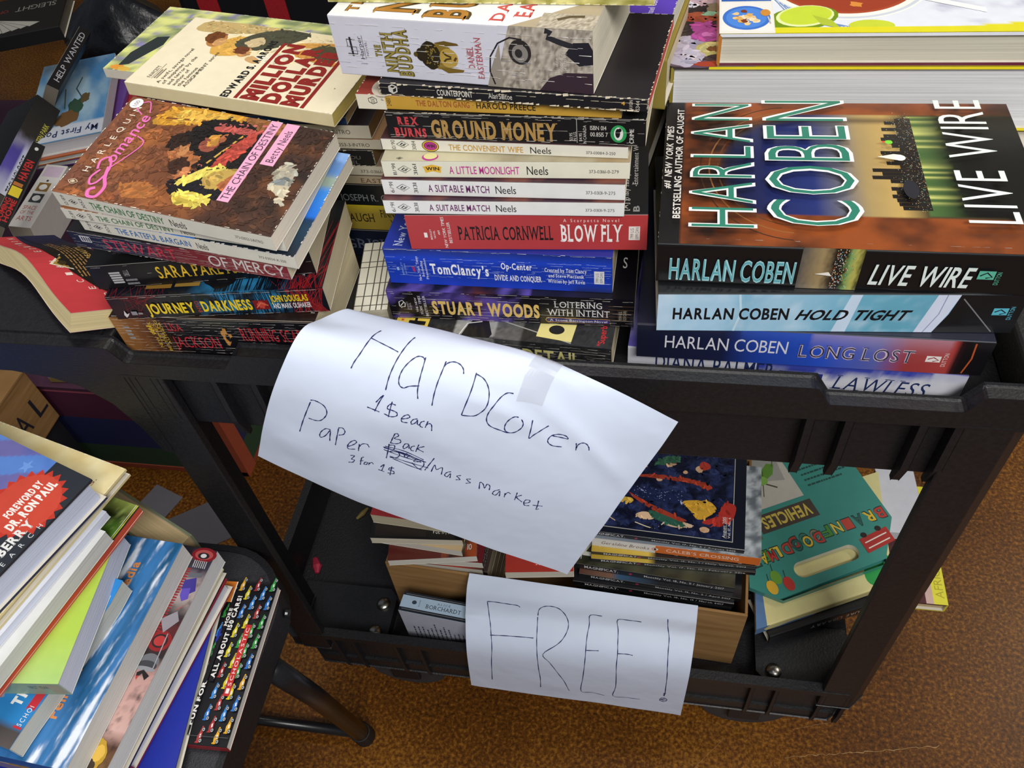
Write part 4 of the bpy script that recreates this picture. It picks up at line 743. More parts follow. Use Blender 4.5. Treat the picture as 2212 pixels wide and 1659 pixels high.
f=b.S; f.line([(.04,.70),(.055,.86),(.072,.74),(.07,.34),(.054,.18),(.04,.34),(.04,.70),(.056,.56),(.072,.74)],.0009,'#d6d2c8'); f.poly([(.04,.66),(.055,.52),(.055,.22),(.04,.36)],'#c9c6be'); f.text('COUNTERPOINT',.228,.26,.364,.74,'#ded9cd',bold=.015); f.text('Alan·Sillitoe',.425,.28,.513,.74,'#ded9cd')
f.text('4',.905,.45,.918,.72,'#d49a2c',bold=.03); f.text('AVON',.932,.14,.945,.86,'#cfc8ba',rot=90); f.text('S344',.955,.10,.969,.84,'#cfc8ba',rot=90); f.creases([.09,.62],c='#e2d6b8',seed=51,keep=.5); f.edgewear(c='#e8dcc0',seed=52,amt=1.5); b.F.edgewear(c='#e8dcc0',seed=53,amt=.9); b.done()
b=Book('D1',PB,'thick white paperback with gold statue head on its spine, near the stack top','#e6e6ea','#d6d6e2',pages='#e6dfca',mat=GLOSS,group=M_)
def fur(a,v): return mixc('#7d7468','#c9bfb0',.5+fbm(a*26,v*14,4,3)*.9)
f=b.S; f.poly([(.60,0),(.62,.3),(.66,.72),(.70,1),(1,1),(1,0)],'#9a9084'); f.art(.66,.0,1,1,50,22,fur); f.poly([(.66,1.0),(.66,.45),(.685,.8),(.70,1.0)],'#d6d6e2'); f.poly([(.66,0),(.66,.45),(.63,.30),(.61,.0)],'#9a9084')
f.line([(.745,.80),(.70,.82),(.655,.72),(.622,.50),(.615,.25),(.63,.04)],.0010,'#232026'); f.ell(.735,.60,.042,.20,'#2b2826'); f.ell(.735,.58,.030,.14,'#8a847e'); f.ell(.73,.58,.014,.07,'#2f2c2c')
f.poly([(.80,0),(.84,.22),(.90,.32),(1,.34),(1,0)],'#3a2a34'); f.poly([(.90,.62),(.93,.80),(.985,.82),(1,.70),(1,.48),(.95,.44)],'#23222a'); f.line([(.93,.74),(.88,.80),(.84,.86),(.85,.94),(.83,.96)],.0035,'#2b2a30')
f.line([(.09,.5),(.055,.5),(.055,.62),(.09,.62)],.0006,'#2a2a30'); f.line([(.05,.38),(.09,.38),(.09,.50),(.05,.50)],.0006,'#2a2a30'); f.rect(.066,.34,.074,.66,'#2a2a30'); f.text('Harper',.098,.30,.116,.68,'#3a3a42',rot=90); f.line([(.121,.30),(.121,.70)],.0003,'#3a3a42'); f.text('NOVEL',.127,.36,.136,.60,'#5a5a62',rot=90)
for t,u0,u1,v0,v1 in (('THE',.165,.19,.36,.56),('NINTH',.200,.245,.10,.78),('BUDDHA',.250,.305,.05,.86)):
    f.text(t,u0,v0,u1,v1,'#4c431e',rot=90,bold=.07,serif=True); f.text(t,u0,v0,u1,v1,'#9a8a44',rot=90,bold=.015,serif=True)
f.ell(.425,.44,.060,.215,'#8a7028'); f.ell(.388,.45,.040,.23,'#2c2412',jit=.05); f.ell(.352,.45,.020,.11,'#2c2412'); f.ell(.33,.45,.008,.04,'#5a4a1c'); f.ell(.46,.42,.036,.16,'#b99a48'); f.line([(.44,.52),(.45,.47),(.47,.44)],.0012,'#4a3a14'); f.line([(.44,.36),(.45,.40),(.47,.42)],.0012,'#4a3a14'); f.line([(.48,.38),(.49,.44)],.0014,'#5a3a1c'); f.poly([(.41,.66),(.46,.62),(.505,.64),(.50,.67),(.45,.70)],'#6a5420'); f.poly([(.42,.24),(.46,.26),(.515,.24),(.51,.20),(.45,.17)],'#7a6226')
for i in range(40): r_=random.Random(i); f.ell(.37+.045*r_.random(),.28+.34*r_.random(),.003,.012,'#8a7434',n=8)
f.text('DANIEL',.535,.28,.560,.64,'#b2484e',rot=90,serif=True); f.text('EASTERMAN',.568,.12,.592,.80,'#b2484e',rot=90,serif=True)
f.text('0 06',.865,.42,.873,.56,'#d8d4cc',rot=90); f.text('1000158 2',.880,.34,.889,.62,'#d8d4cc',rot=90); f.text('4.95 U.S.',.896,.38,.905,.60,'#d8d4cc',rot=90)
f.creases([.16,.28,.36,.50,.62,.72,.88],c='#f2f0ea',seed=61,keep=.55); f.creases([.22,.45],c='#a8a8b4',seed=62,keep=.3)
g=b.F
def bigl(t,u0,u1,v0,v1): g.text(t,u0,v0,u1,v1,'#3a2410',rot=90,bold=.07,serif=True); g.text(t,u0,v0,u1,v1,'#a8702c',rot=90,bold=.015,serif=True)
bigl('THE',.055,.10,.06,.30); bigl('NINTH',.17,.33,.06,.95); bigl('BUDDHA',.37,.53,.03,.97); g.text('DANIEL',.62,.04,.67,.55,'#c2434a',rot=90,serif=True,bold=.02); g.text('EASTERMAN',.70,.10,.76,.90,'#c2434a',rot=90,serif=True,bold=.02)
g.poly([(.70,0),(.78,.10),(.86,.22),(.93,.30),(1,.36),(1,0)],'#a89a84'); g.art(.80,0,1,.17,26,10,fur); g.line([(.86,.10),(.90,.14),(.95,.15)],.003,'#4a3c30'); b.done()
b=Book('D0',PB,'speckled yellow-green paperback lying across the very top of the centre stack','#b9b04a','#a9a243',pages='#d39a8a',mat=MATTE,group=M_)
f=b.S; f.art(0,0,1,1,80,8,lambda a,v:mixc('#8f8a34','#dcd48a',.5+fbm(a*22,v*3,3)*1.1)); f.edgewear(c='#e8e2b0',seed=71,amt=1.3); b.done()
# ---- books piled behind the left stack
K_='shaded pile of paperbacks behind the left stack'
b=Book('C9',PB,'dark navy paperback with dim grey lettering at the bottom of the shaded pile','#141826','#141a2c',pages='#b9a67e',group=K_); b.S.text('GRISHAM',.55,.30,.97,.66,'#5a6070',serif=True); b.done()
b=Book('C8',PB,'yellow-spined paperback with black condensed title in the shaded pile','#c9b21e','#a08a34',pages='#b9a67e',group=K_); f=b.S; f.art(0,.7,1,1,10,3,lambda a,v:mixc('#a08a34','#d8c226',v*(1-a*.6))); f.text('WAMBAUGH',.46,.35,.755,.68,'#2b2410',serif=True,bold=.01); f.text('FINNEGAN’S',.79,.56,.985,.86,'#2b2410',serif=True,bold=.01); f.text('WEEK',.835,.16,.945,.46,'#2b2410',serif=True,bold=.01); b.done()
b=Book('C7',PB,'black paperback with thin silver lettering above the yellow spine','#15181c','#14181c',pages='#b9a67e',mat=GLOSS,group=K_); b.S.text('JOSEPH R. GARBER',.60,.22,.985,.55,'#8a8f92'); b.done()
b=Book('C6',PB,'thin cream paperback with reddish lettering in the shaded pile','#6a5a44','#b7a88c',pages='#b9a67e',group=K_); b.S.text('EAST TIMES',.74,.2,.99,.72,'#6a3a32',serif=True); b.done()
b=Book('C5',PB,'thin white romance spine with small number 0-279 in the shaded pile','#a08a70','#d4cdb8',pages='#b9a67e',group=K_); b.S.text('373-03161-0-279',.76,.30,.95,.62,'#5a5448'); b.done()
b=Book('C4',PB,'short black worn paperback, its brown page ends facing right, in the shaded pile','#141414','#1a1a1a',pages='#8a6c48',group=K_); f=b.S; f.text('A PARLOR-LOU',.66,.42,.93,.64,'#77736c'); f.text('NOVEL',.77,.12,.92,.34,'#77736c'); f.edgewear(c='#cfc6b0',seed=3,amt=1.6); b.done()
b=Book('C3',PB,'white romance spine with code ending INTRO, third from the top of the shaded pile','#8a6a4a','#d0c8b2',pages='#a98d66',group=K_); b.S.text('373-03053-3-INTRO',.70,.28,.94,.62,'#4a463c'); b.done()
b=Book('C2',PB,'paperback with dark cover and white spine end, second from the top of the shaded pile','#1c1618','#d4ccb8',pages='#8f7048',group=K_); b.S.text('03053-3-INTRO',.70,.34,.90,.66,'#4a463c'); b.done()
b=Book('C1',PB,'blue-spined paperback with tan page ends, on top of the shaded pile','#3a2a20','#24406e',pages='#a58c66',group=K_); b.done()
b=Book('B2',PB,'paperback with green and yellow floral cover peeking out left of the cream crime novel','#b5bb92','#d8d2c2',pages='#a3927a',mat=GLOSS)
g=b.F
def flora(a,v):
    c=mixc('#7e8c66','#dfe38c',max(0,min(1,.5+fbm(a*9,v*9,7)*1.6)))
    return mixc(c,'#8a80b8',max(0,fbm(a*14+3,v*12,9)-.2)*2.0)
g.art(0,0,1,1,44,30,flora); g.poly([(.055,.06),(.10,.10),(.17,.42),(.16,.55),(.10,.52),(.05,.26)],'#2b3436'); g.ell(.06,.045,.035,.035,'#e0983a',jit=.2,seed=3); g.ell(.10,.03,.03,.03,'#d8b04a',jit=.2); g.edgewear(seed=8); b.done()
# cream crime novel
b=Book('B1',PB,'cream-covered crime paperback with dark red block title, behind the painted romance','#ebe0c2','#e0d2a8',pages='#d8c06a',mat=MATTE)
g=b.F; g.soft=True; tan='#b98a48'
g.poly([(.22,.62),(.28,.96),(.60,1),(.80,.98),(.78,.72),(.66,.52),(.46,.50),(.34,.52)],'#eadcb4'); g.poly([(.05,.80),(.08,1),(.62,1),(.42,.90),(.24,.82)],'#bfa66e')
g.poly([(.215,.62),(.25,.50),(.36,.52),(.44,.66),(.40,.84),(.28,.80)],'#d8a850'); g.poly([(.30,.70),(.38,.60),(.52,.70),(.66,.98),(.48,1),(.36,.88)],'#4a4a3a'); g.poly([(.34,.74),(.40,.66),(.46,.74),(.42,.86)],'#c9b48a')
g.ell(.215,.715,.045,.105,'#b07a42'); g.ell(.195,.75,.045,.09,'#6e3f1c',jit=.12,seed=3); g.ell(.235,.69,.026,.06,'#c89862')
g.poly([(.44,.56),(.52,.62),(.62,.70),(.66,.62),(.56,.50),(.46,.46)],'#e6dfc8'); g.ell(.395,.60,.033,.07,'#c4905a'); g.ell(.375,.62,.033,.06,'#6a3a22',jit=.15,seed=5); g.poly([(.42,.50),(.48,.46),(.52,.50),(.44,.58)],'#caa06a')
g.poly([(.56,.74),(.62,.84),(.82,.90),(.90,.94),(.88,.90),(.70,.78)],'#d09a4c'); g.poly([(.60,.66),(.68,.78),(.86,.62),(.84,.56),(.72,.60)],'#d0954a'); g.poly([(.66,.74),(.74,.86),(.86,.80),(.84,.62),(.78,.60)],'#4c4a34')
for r_ in (.075,.068): g.line([(.86+r_*math.cos(a_*.3),.78+r_*1.5*math.sin(a_*.3)) for a_ in range(-6,7)],.0010,'#b9b294')
g.line([(.80,.80),(.99,.72)],.0012,'#c2ba9c')
g.brush(420,.10,.46,.92,.98,.0026,.30,4); g.text('EDWARD S. AARONS',.470,.005,.505,.81,'#16181a',rot=90,bold=.045)
rd='#8c2420'; g.rect(.535,.01,.552,.80,rd)
for t,u0,u1,v1 in (('MILLION',.565,.640,.80),('DOLLAR',.660,.735,.79),('MURDER',.755,.830,.79)): g.text(t,u0,.015,u1,v1,rd,rot=90,bold=.075)
g.rect(.848,.01,.866,.79,rd)
for i,t in enumerate(('A swift, savage novel','of suspense','and terror by the','author of','the famous','ASSIGNMENT series')): g.text(t,.140+.026*i,.045,.158+.026*i,.045+(.50,.28,.40,.22,.26,.50)[i],'#3a352c',rot=90)
g.text('FAWCETT',.075,.10,.095,.26,'#5a5548',rot=90); g.line([(.103,.09),(.103,.30)],.0003,'#5a5548'); g.lines(2,.108,.10,.130,.27,'#7a7464',rot=90,seed=2); g.ell(.93,.30,.003,.004,'#6a5a3a'); g.edgewear(seed=9,amt=.6); b.done()
# ---- right hardcovers
R_='hardcover thrillers on the right of the shelf'
b=Book('E4',HB,'white and blue hardcover with serif lettering, lowest of the four right hardcovers','#6a62b0','#d2d3dc',pages='#e4dcc4',hard=True,mat=GLOSS,group=R_)
f=b.S; f.art(.40,0,1,1,60,6,lambda a,v:mixc('#d2d3dc','#3a46a8',max(0,min(1,(v-.35-.4*(a-.2))*3+fbm(a*14,v*4,3)*.6))*(1 if a<.85 else .3))); f.rect(.47,.05,.60,.60,'#27357e'); f.text('DIANA PALMER',.085,.20,.46,.86,'#22305e',serif=True,bold=.01); f.text('LAWLESS',.63,.10,.90,.62,'#22305e',serif=True,ital=.2); b.F.art(0,0,1,.5,30,10,lambda a,v:mixc('#4a4490','#8a86c6',.5+fbm(a*9,v*5,2))); b.done()
b=Book('E3',HB,'dark hardcover with blue spine fading to red, second from the bottom right','#14182a','#1a2038',pages='#e4dcc4',hard=True,mat=GLOSS,group=R_)
f=b.S; f.art(0,0,1,1,70,6,lambda a,v:mixc(ramp(a,[(0,'#171a2c'),(.26,'#1b2040'),(.36,'#22409c'),(.55,'#2a50c0'),(.70,'#5a62a8'),(.78,'#9a3a3c'),(.90,'#a8403c'),(.915,'#1a1214'),(1,'#101014')]),'#c9b4cc' if a>.5 else '#3a62d0',max(0,v-.55)*.9*(1 if .3<a<.9 else 0)))
f.text('HARLAN COBEN',.085,.34,.445,.74,'#d6d6de'); 
for o,c_ in ((.03,'#c9b8c0'),(-.012,'#2a2a4a')): f.text('LONG LOST',.475,.28,.80,.66,c_,bold=o,serif=True)
f.rect(.835,.34,.875,.52,'#e6e0dc'); f.line([(.84,.42),(.855,.48),(.87,.40),(.855,.36)],.001,'#9a3a3a'); f.text('DUTTON',.88,.22,.893,.62,'#d8c8c4',rot=90); f.line([(.945,.05),(.955,.5),(.950,.95)],.0011,'#b4532c'); b.done()
b=Book('E2',HB,'pale sky-blue hardcover spine with bold black lettering under the topmost right hardcover','#17181b','#9cc6e0',pages='#e4dcc4',hard=True,mat=GLOSS,group=R_)
f=b.S
def sky(a,v):
    x=a+.035*(1-v); c=ramp(x,[(0,'#c2dcf0'),(.08,'#b0d4ec'),(.26,'#a8d0ea'),(.30,'#86bcd8'),(.40,'#a4cde6'),(.56,'#8cc0da'),(.66,'#6fb2cc'),(.80,'#66a8c0'),(1,'#66a8c0')]); c=mixc(c,'#d4e6f4',max(0,fbm(a*16,v*3,6))*.6)
    return c
f.art(0,0,.825,1,60,8,sky); f.poly([(.535,1),(.565,1),(.545,0),(.505,0)],'#c9def2'); f.poly([(.765,1),(.825,1),(.81,.5),(.785,0),(.735,0)],'#d3dcf0'); f.poly([(.825,1),(1,1),(1,0),(.785,0),(.812,.5)],'#17181b'); f.line([(.23,1),(.24,.5),(.225,0)],.0015,'#c4e0f0'); f.line([(.79,1),(.785,.5),(.76,0)],.0006,'#8a96b8'); f.line([(.835,.90),(.945,.03)],.0008,'#7a7c80')
f.text('HARLAN COBEN',.045,.33,.375,.64,'#10141a',bold=.03); f.text('HOLD TIGHT',.395,.33,.70,.60,'#10141a',bold=.03,ital=.35); f.rect(.925,.48,.965,.66,'#58b4c8'); f.line([(.93,.56),(.945,.62),(.96,.54),(.945,.50)],.001,'#17181b'); f.text('DUTTON',.968,.36,.980,.70,'#58b4c8',rot=90); b.done()
b=Book('E1',HB,'black hardcover with large teal lettering and night city photo, topmost right hardcover','#17171a','#131315',pages='#e4dcc4',hard=True,mat=GLOSS,group=R_)
g=b.F
def night(a,v):
    n=fbm(a*7,v*6,3)
    arch=((a-.37)/.205)**2+((v-.50)/.36)**2
    if a<.06: return lin('#1a181a')
    wood=mixc('#2c1a14','#8c471f',max(0,min(1,.40+n*.9+(.35 if v<.22 or v>.90 else 0)-.45*math.exp(-((a-.15)/.08)**2))))
    if a>.70 and .2<v<.9:
        gl=ramp((a-.70)/.12,[(0,'#4a6a3a'),(.35,'#3f5a30'),(.8,'#1c2216'),(1,'#141412')]); s_=abs(math.sin(v*46+fbm(v*9,1,2)*3)); return mixc(gl,'#e0e080',s_**6*.9*max(0,1-(a-.70)/.10))
    if v<.20 or v>.90: return mixc(wood,'#15120f',max(0,(a-.80)*3.2))
    if arch<1 or a>.37: 
        s_=ramp(a,[(.16,'#14162c'),(.3,'#1b2354'),(.42,'#23306c'),(.50,'#6a6a72'),(.56,'#a08a5c'),(.64,'#b99a5a'),(.70,'#4a4028'),(1,'#151414')]); 
        ed=abs(arch-1) if a<.37 else min(abs(v-.14),abs(v-.86))*6
        return mixc(s_,'#3a2a24',max(0,1-ed*5)*.8)
    return wood
g.art(0,0,1,1,130,90,night)
for k,(r0,c_) in enumerate(((1.04,'#5a3a24'),(1.16,'#8a5a30'),(1.28,'#42281c'))): g.line([(.37-.205*r0*math.cos(a_*.1),.50+.36*r0*math.sin(a_*.1)) for a_ in range(-15,16)],.0010,c_)
rnd=random.Random(5)
for i in range(26):
    v=.24+.64*i/26; h=rnd.uniform(.03,.11)*(1.2 if 5<i<19 else .8); g.rect(.705-h,v,.715,v+.024,'#201c1a')
for i in range(520):
    v=rnd.uniform(.23,.89); u=.71-abs(rnd.gauss(0,.035)); c_=rnd.choice(('#f2d89a','#e8b060','#9ad0e8','#f4f0e0','#c85a30','#70c8a0','#f0e8c0')); r_=rnd.uniform(.0006,.0016); g.rect(u,v,u+r_*1.1,v+r_*1.6,c_)
g.poly([(.595,.555),(.64,.575),(.66,.57),(.66,.53),(.64,.535)],'#e6e4d8'); g.ell(.655,.55,.015,.02,'#f4f2e6'); g.ell(.635,.66,.010,.014,'#7ad23a'); g.ell(.62,.662,.004,.006,'#e04a30'); g.ell(.665,.34,.02,.06,'#2a2a30')
for t,u0,u1,v0,v1 in (('HARLAN',.073,.252,.075,.945),('COBEN',.280,.525,.10,.975)):
    g.text(t,u0-.003,v0-.003,u1+.003,v1+.003,'#eef2ee',rot=90,bold=.008,track=.06); g.text(t,u0,v0,u1,v1,'#2f7a66',rot=90,bold=-.014,track=.06)
g.text('LIVE WIRE',.778,.14,.915,.985,'#dfe9e4',rot=90,bold=-.004,track=.05); g.text('#1',.006,.31,.024,.36,'#dcd8d2',rot=90,ital=.2,bold=.02); g.text('NEW YORK TIMES',.006,.39,.026,.76,'#dcd8d2',rot=90,ital=.2,bold=.02); g.text('BESTSELLING AUTHOR OF CAUGHT',.034,.12,.054,.90,'#dcd8d2',rot=90,bold=.02)
f=b.S; f.art(.375,0,.53,1,40,16,lambda a,v:ramp(a+.05*fbm(a*20,v*9,2),[(0,'#5a5652'),(.35,'#a08a62'),(.55,'#2a2420'),(.72,'#24221c'),(.80,'#7aa060'),(.9,'#b8b25a'),(1,'#4a4a24')]))
for i in range(160): u=.46+abs(rnd.gauss(0,.018)); v=rnd.uniform(.02,.98); f.rect(u,v,u+.0016,v+.02,rnd.choice(('#f2d89a','#9ad0e8','#f4f0e0','#c85a30')))
f.poly([(.415,.40),(.45,.46),(.46,.36)],'#f0ece0'); f.text('HARLAN COBEN',.035,.14,.365,.68,'#a8d8dc',bold=.025); f.text('HARLAN COBEN',.036,.15,.364,.67,'#66aeb8',bold=-.004); f.text('LIVE WIRE',.555,.20,.80,.70,'#dfeae6',bold=.015,ital=.12)
f.rect(.815,.42,.855,.62,'#5ab49a'); f.line([(.82,.50),(.835,.58),(.85,.48),(.835,.45)],.001,'#131315'); f.text('DUTTON',.858,.30,.870,.60,'#5ab49a',rot=90); g.edgewear(c='#8a8884',seed=4,amt=.5,sides='lb'); b.done()
# ---- cookbooks at the back right
def blobs(g,pts):
    for u,v,ru,rv,c_,j,s_ in pts: g.ell(u,v,ru,rv,c_,jit=j,seed=s_,n=26)
def pose(x,y,z,rz,L,D,T,rx=0,ry=0): return (x,y,z,rx,ry,rz,L,D,T)
b=Book('F2',HB,'thick hardcover cookbook with vegetables on its cover, lying under the soup cookbook','#3a3235','#8a7a2a',back='#e6d21e',pages='#d6d7da',hard=True,mat=GLOSS,pose=pose(.366,.475,.899,-90.5,.253,.285,.0525))
g=b.F
g.art(0,0,1,1,30,30,lambda a,v:mixc('#2c2528','#43373a',.5+fbm(a*6,v*6,2)))
def vv(px,py): # offsets measured on the cover from its front left corner, metres
    return 1-py/.253,px/.285
for x,y,rx,ry,c_,j,s_ in ((.016,.004,.020,.006,'#5e4a5e',.1,1),(.010,.010,.013,.010,'#b4aec2',.12,2),(.012,.026,.012,.012,'#a9a2b8',.1,3),(.018,.020,.010,.010,'#c2bccd',.1,4),(.010,.038,.010,.010,'#b9b3c6',.1,5),(.020,.033,.008,.008,'#a39cb2',.1,6),(.026,.048,.012,.010,'#b0509a',.05,7),(.024,.062,.011,.010,'#a84a92',.05,8),(.027,.050,.005,.004,'#d47ac0',.05,9),(.030,.028,.012,.010,'#b9b06c',.03,10),(.031,.028,.010,.008,'#cfc88a',.03,11),(.032,.027,.005,.005,'#7a5230',.05,12),(.030,.004,.014,.004,'#9e3e2c',.05,13),(.020,.075,.016,.004,'#a44c34',.05,14),(.022,.083,.018,.004,'#a8543a',.05,15),(.042,.095,.016,.016,'#8a7a62',.2,16),(.046,.092,.008,.008,'#a0907a',.2,17),(.012,.105,.010,.010,'#e0dcea',.1,18),(.024,.112,.014,.010,'#c9a9b4',.05,19),(.046,.120,.016,.018,'#4a2438',.1,20),(.028,.085,.007,.004,'#8ab89a',.1,21)):
    u,v=vv(x,y); g.ell(u,v,ry/.253,rx/.285,c_,jit=j,seed=s_)
g.brush(260,.55,.01,.98,.20,.004,.3,7); g.line([vv(.038,.060),vv(.046,.062),vv(.052,.050),vv(.044,.056)],.004,'#8c3e30'); g.rect(.985,.22,1,1,'#e9d71e'); g.rect(.985,.12,1,.22,'#b9b28a')
for z0,z1,a,c_ in ((b.T-.0023,b.T-.0001,.10,'#e6d41e'),(.0001,.0023,.02,'#e0cf1c')): b.mb.add([(b.L+.0001,b.D*a,z0),(b.L+.0001,b.D,z0),(b.L+.0001,b.D,z1),(b.L+.0001,b.D*a,z1)],lin(c_))
b.done()
b=Book('F1',HB,'hardcover cookbook with a red soup bowl and lime wedges on its cover, back right','#dfe2ec','#b5742a',back='#6a2a3c',pages='#c9c4b4',hard=True,mat=GLOSS,pose=pose(.3995,.462,.952,-90.5,.24,.265,.025))
g=b.F
def w2(u,v): return 1-v*.21/.24,u*.27/.265
def soupbg(a,v):
    c=lin('#dfe4ee'); c=mixc(c,'#8a86a6',max(0,fbm(a*7,v*5,4)-.05)*1.6*(1 if v>.45 else 0)); return mixc(c,'#dcd428',1 if a>.985-.05*max(0,(v-.55))*4-.0 else 0) 
g.art(0,0,1,1,90,60,soupbg)
cu,cv=w2(.35,.40)
for r,c_ in ((.185,'#eef0ea'),(.180,'#c9d0dc'),(.172,'#f0efe6'),(.158,'#a8482c'),(.150,'#9c3c26')): g.ell(cu,cv,r*.27*1.28/.24,r*.27*1.28/.265,c_,n=60)
for i in range(34):
    r_=random.Random(i); a=r_.uniform(0,6.28); d=r_.uniform(0,.13)*1.2; g.ell(cu+d*math.sin(a)*.27/.24,cv+d*math.cos(a)*.27/.265,.018,.018,r_.choice(('#c2602c','#d88a3c','#e6d0a0','#8a2c1c','#e8dcc4')),jit=.3,seed=i,n=10)
for k in range(5): g.line([w2(.155+.012*k,.25-.02*k),w2(.20+.012*k,.10-.0*k),w2(.30+.01*k,.045)],.0008,'#7a9ad0')
u,v=w2(.225,.11); g.ell(u,v,.072,.10,'#6f8f16',rot=.35); g.ell(u-.012,v+.006,.066,.082,'#dfe8a8',rot=.35); g.ell(u-.016,v+.008,.058,.074,'#c2d63c',rot=.35); g.poly([w2(.25,.13),w2(.30,.09),w2(.32,.03),w2(.27,.06)],'#aebf3a')
u,v=w2(.40,.05); g.ell(u,v,.036,.06,'#c6d23a'); g.poly([w2(.535,.28),w2(.70,.17),w2(.70,.135),w2(.55,.235)],'#f2f2f0'); g.text('Q',.74,.745,.78,.775,'#d88a2c',rot=90,bold=.03)
g.rect(.965,.15,1,1,'#dcd42a'); 
L0=.148*1.02; g.rect(0,0,1,L0,'#e4e2da'); g.rect(.80,.006,.985,L0-.004,'#e9e6e2'); g.rect(.58,.006,.79,L0-.004,'#2f5fb0'); 
u,v=.90,.075; g.ell(u,v,.078,.066,'#3a6fc4',n=40); g.ell(u,v,.066,.056,'#4a84d8',n=40)
for i in range(26):
    r_=random.Random(i+50); a=r_.uniform(0,6.28); d=r_.uniform(0,.038); g.ell(u+d*math.sin(a)*1.15,v-.004+d*math.cos(a),.011,.010,r_.choice(('#d8a860','#ead8b8','#a86a34','#e6c48a','#7a3a20')),jit=.3,seed=i,n=9)
u,v=.87,.128; g.ell(u,v,.022,.014,'#c98a3a'); g.line([(.895,.134),(.94,.14)],.0012,'#b9b4b0')
for i in range(14):
    r_=random.Random(i+90); g.ell(.60+r_.uniform(0,.16),.02+r_.uniform(0,.10),.016,.014,r_.choice(('#e8dcc8','#d8b080','#c98a50','#3a62b0')),jit=.25,seed=i,n=9)
f=b.S; f.art(0,0,1,1,20,4,lambda a,v:mixc('#b9782c','#d8a050',.5+fbm(a*8,v*3,1))); b.done()
b=Book('F3',HB,'pale grey hardcover with a dark line drawing, at the far right beside the thrillers','#b9b3ab','#a9a39b',pages='#d6d0c2',hard=True,mat=MATTE); g=b.F
g.ell(.30,.42,.10,.16,'#2c2a2a'); g.ell(.30,.42,.08,.13,'#b9b3ab')
for i in range(6): g.line([(.22+.03*i,.30),(.26+.03*i,.55)],.0012,'#2c2a2a')
b.done()
# supports seen only in the dark gaps: other books under the cookbooks and at the back of the shelf
b=Book('x',HB,'black clothbound book in the dark gap under the vegetable cookbook, upper','#1a1b1e',pages='#8e8a80',hard=True,mat=FLAT,pose=pose(.392,.24,.8486,0,.215,.19,.049)); b.done()
b=Book('x',HB,'black clothbound book in the dark gap under the vegetable cookbook, lower','#191a1d',pages='#8e8a80',hard=True,mat=FLAT,pose=pose(.388,.243,.7982,0,.22,.185,.049)); b.done()
b=Book('G2',HB,'cream-paged hardcover with khaki boards lying behind the centre stack','#8a7a34','#8a7a34',pages='#d6ccae',hard=True,mat=FLAT); b.done()
b=Book('G1',PB,'purple paperback with white quotation lettering, behind the thick white paperback','#5a3fb4','#5a3fb4',pages='#dcdcd4',mat=GLOSS); b.F.text('hailed by Michael Connelly - Bestselling',.885,.02,.915,.98,'#cfc6ea',rot=90,bold=.02); b.F.poly([(.945,.10),(.985,.04),(.985,.14)],'#b9b0dc'); b.F.edgewear(seed=4); b.done()
b=Book('x',HB,'dark brown hardcover under the cream-paged one behind the centre stack','#2a221e',pages='#8a7c60',hard=True,mat=FLAT,pose=pose(.195,.222,.866,-9,.155,.12,.0685)); b.done()
b=Book('x',HB,'black-brown hardcover lying on the shelf behind the centre stack','#221c1a',pages='#8a7c60',hard=True,mat=FLAT,pose=pose(.195,.222,.7975,-9,.155,.12,.068)); b.done()
# narrow view between the stacks: spines of another pile at the very back
for zz,T_,c_,t,tc_,lb in ((.7975,.0325,'#5c4630','','#000','brown book at the bottom of the back pile seen between purple and vegetable covers'),(.8305,.0255,'#1e7f8c','','#000','teal-spined book in the pile at the back of the shelf'),(.8565,.0205,'#1b1c1c','DEAD','#c9c9c4','black book with white capitals in the pile at the back of the shelf'),(.8775,.0205,'#16181a','SUN','#d6d22a','black book with yellow capitals on top of the pile at the back of the shelf')):
    b=Book('x',PB,lb,c_,pages='#b9ad90',pose=pose(.284,.338,zz,-1,.101,.088,T_))
    if t: b.S.text(t,.70,.22,.985,.75,tc_,bold=.02)
    b.done()
# little gridded notebook lying in the gap between the two front stacks
b=Book('x','notebook','white notebook with a dark grid pattern in the gap between the two front stacks','#d9d6c6','#5c4636',pages='#cfc8b2',pose=pose(.108,.148,.7985,-81,.085,.028,.030),cat='notebook'); g=b.F
for u in (.12,.30,.38,.62,.80,.93): g.line([(u,0),(u,1)],.0009,'#4a4640')
for v in (.28,.52,.70,.86): g.line([(0,v),(1,v-.04)],.0009,'#4a4640')
b.done()
# lowest paperback that carries the left stack
b=Book('x',PB,'plain dark paperback wedged flat beneath the brown-ended thriller of the left stack','#1c1b1d',pages='#c9bb94',pose=pose(.004,.03,.7975,1.4,.112,.095,.0155)); b.done()
# ---- the bent movie tie-in paperback on the cart's left corner
def curl(v):
    t=v.x/.178; return Vector((v.x,v.y,v.z-.020*(t-.30)**2*2-.003*math.sin(t*9)))
b=Book('x',PB,'bent red and navy paperback with gold triangle, flopped over the cart corner','#c23c42','#15151d',back='#b8393e',pages='#d9c898',mat=MATTE,warp=curl,nx=16,ny=3,pose=(-.0565,.0420,.8290,30,0,142.6,.178,.056,.0175))
g=b.F; g.k+=40; bnd=[(0,.0),(.08,.10),(.2,.36),(.35,.56),(.55,.66),(.75,.66),(1,.60)]
g.poly(bnd+[(1,.30),(.99,0)],'#14131a') if 0 else None
for (u0,v0),(u1,v1) in zip(bnd,bnd[1:]):
    n=4
    for k in range(n):
        a,c_=k/n,(k+1)/n; ua,ub=u0+(u1-u0)*a,u0+(u1-u0)*c_; g.mb.add([g.P(ua,0),g.P(ub,0),g.P(ub,v0+(v1-v0)*c_),g.P(ua,v0+(v1-v0)*a)],mixc('#15120f','#1d2142',max(0,(ua-.55)*2.6)))
g.lay(4)
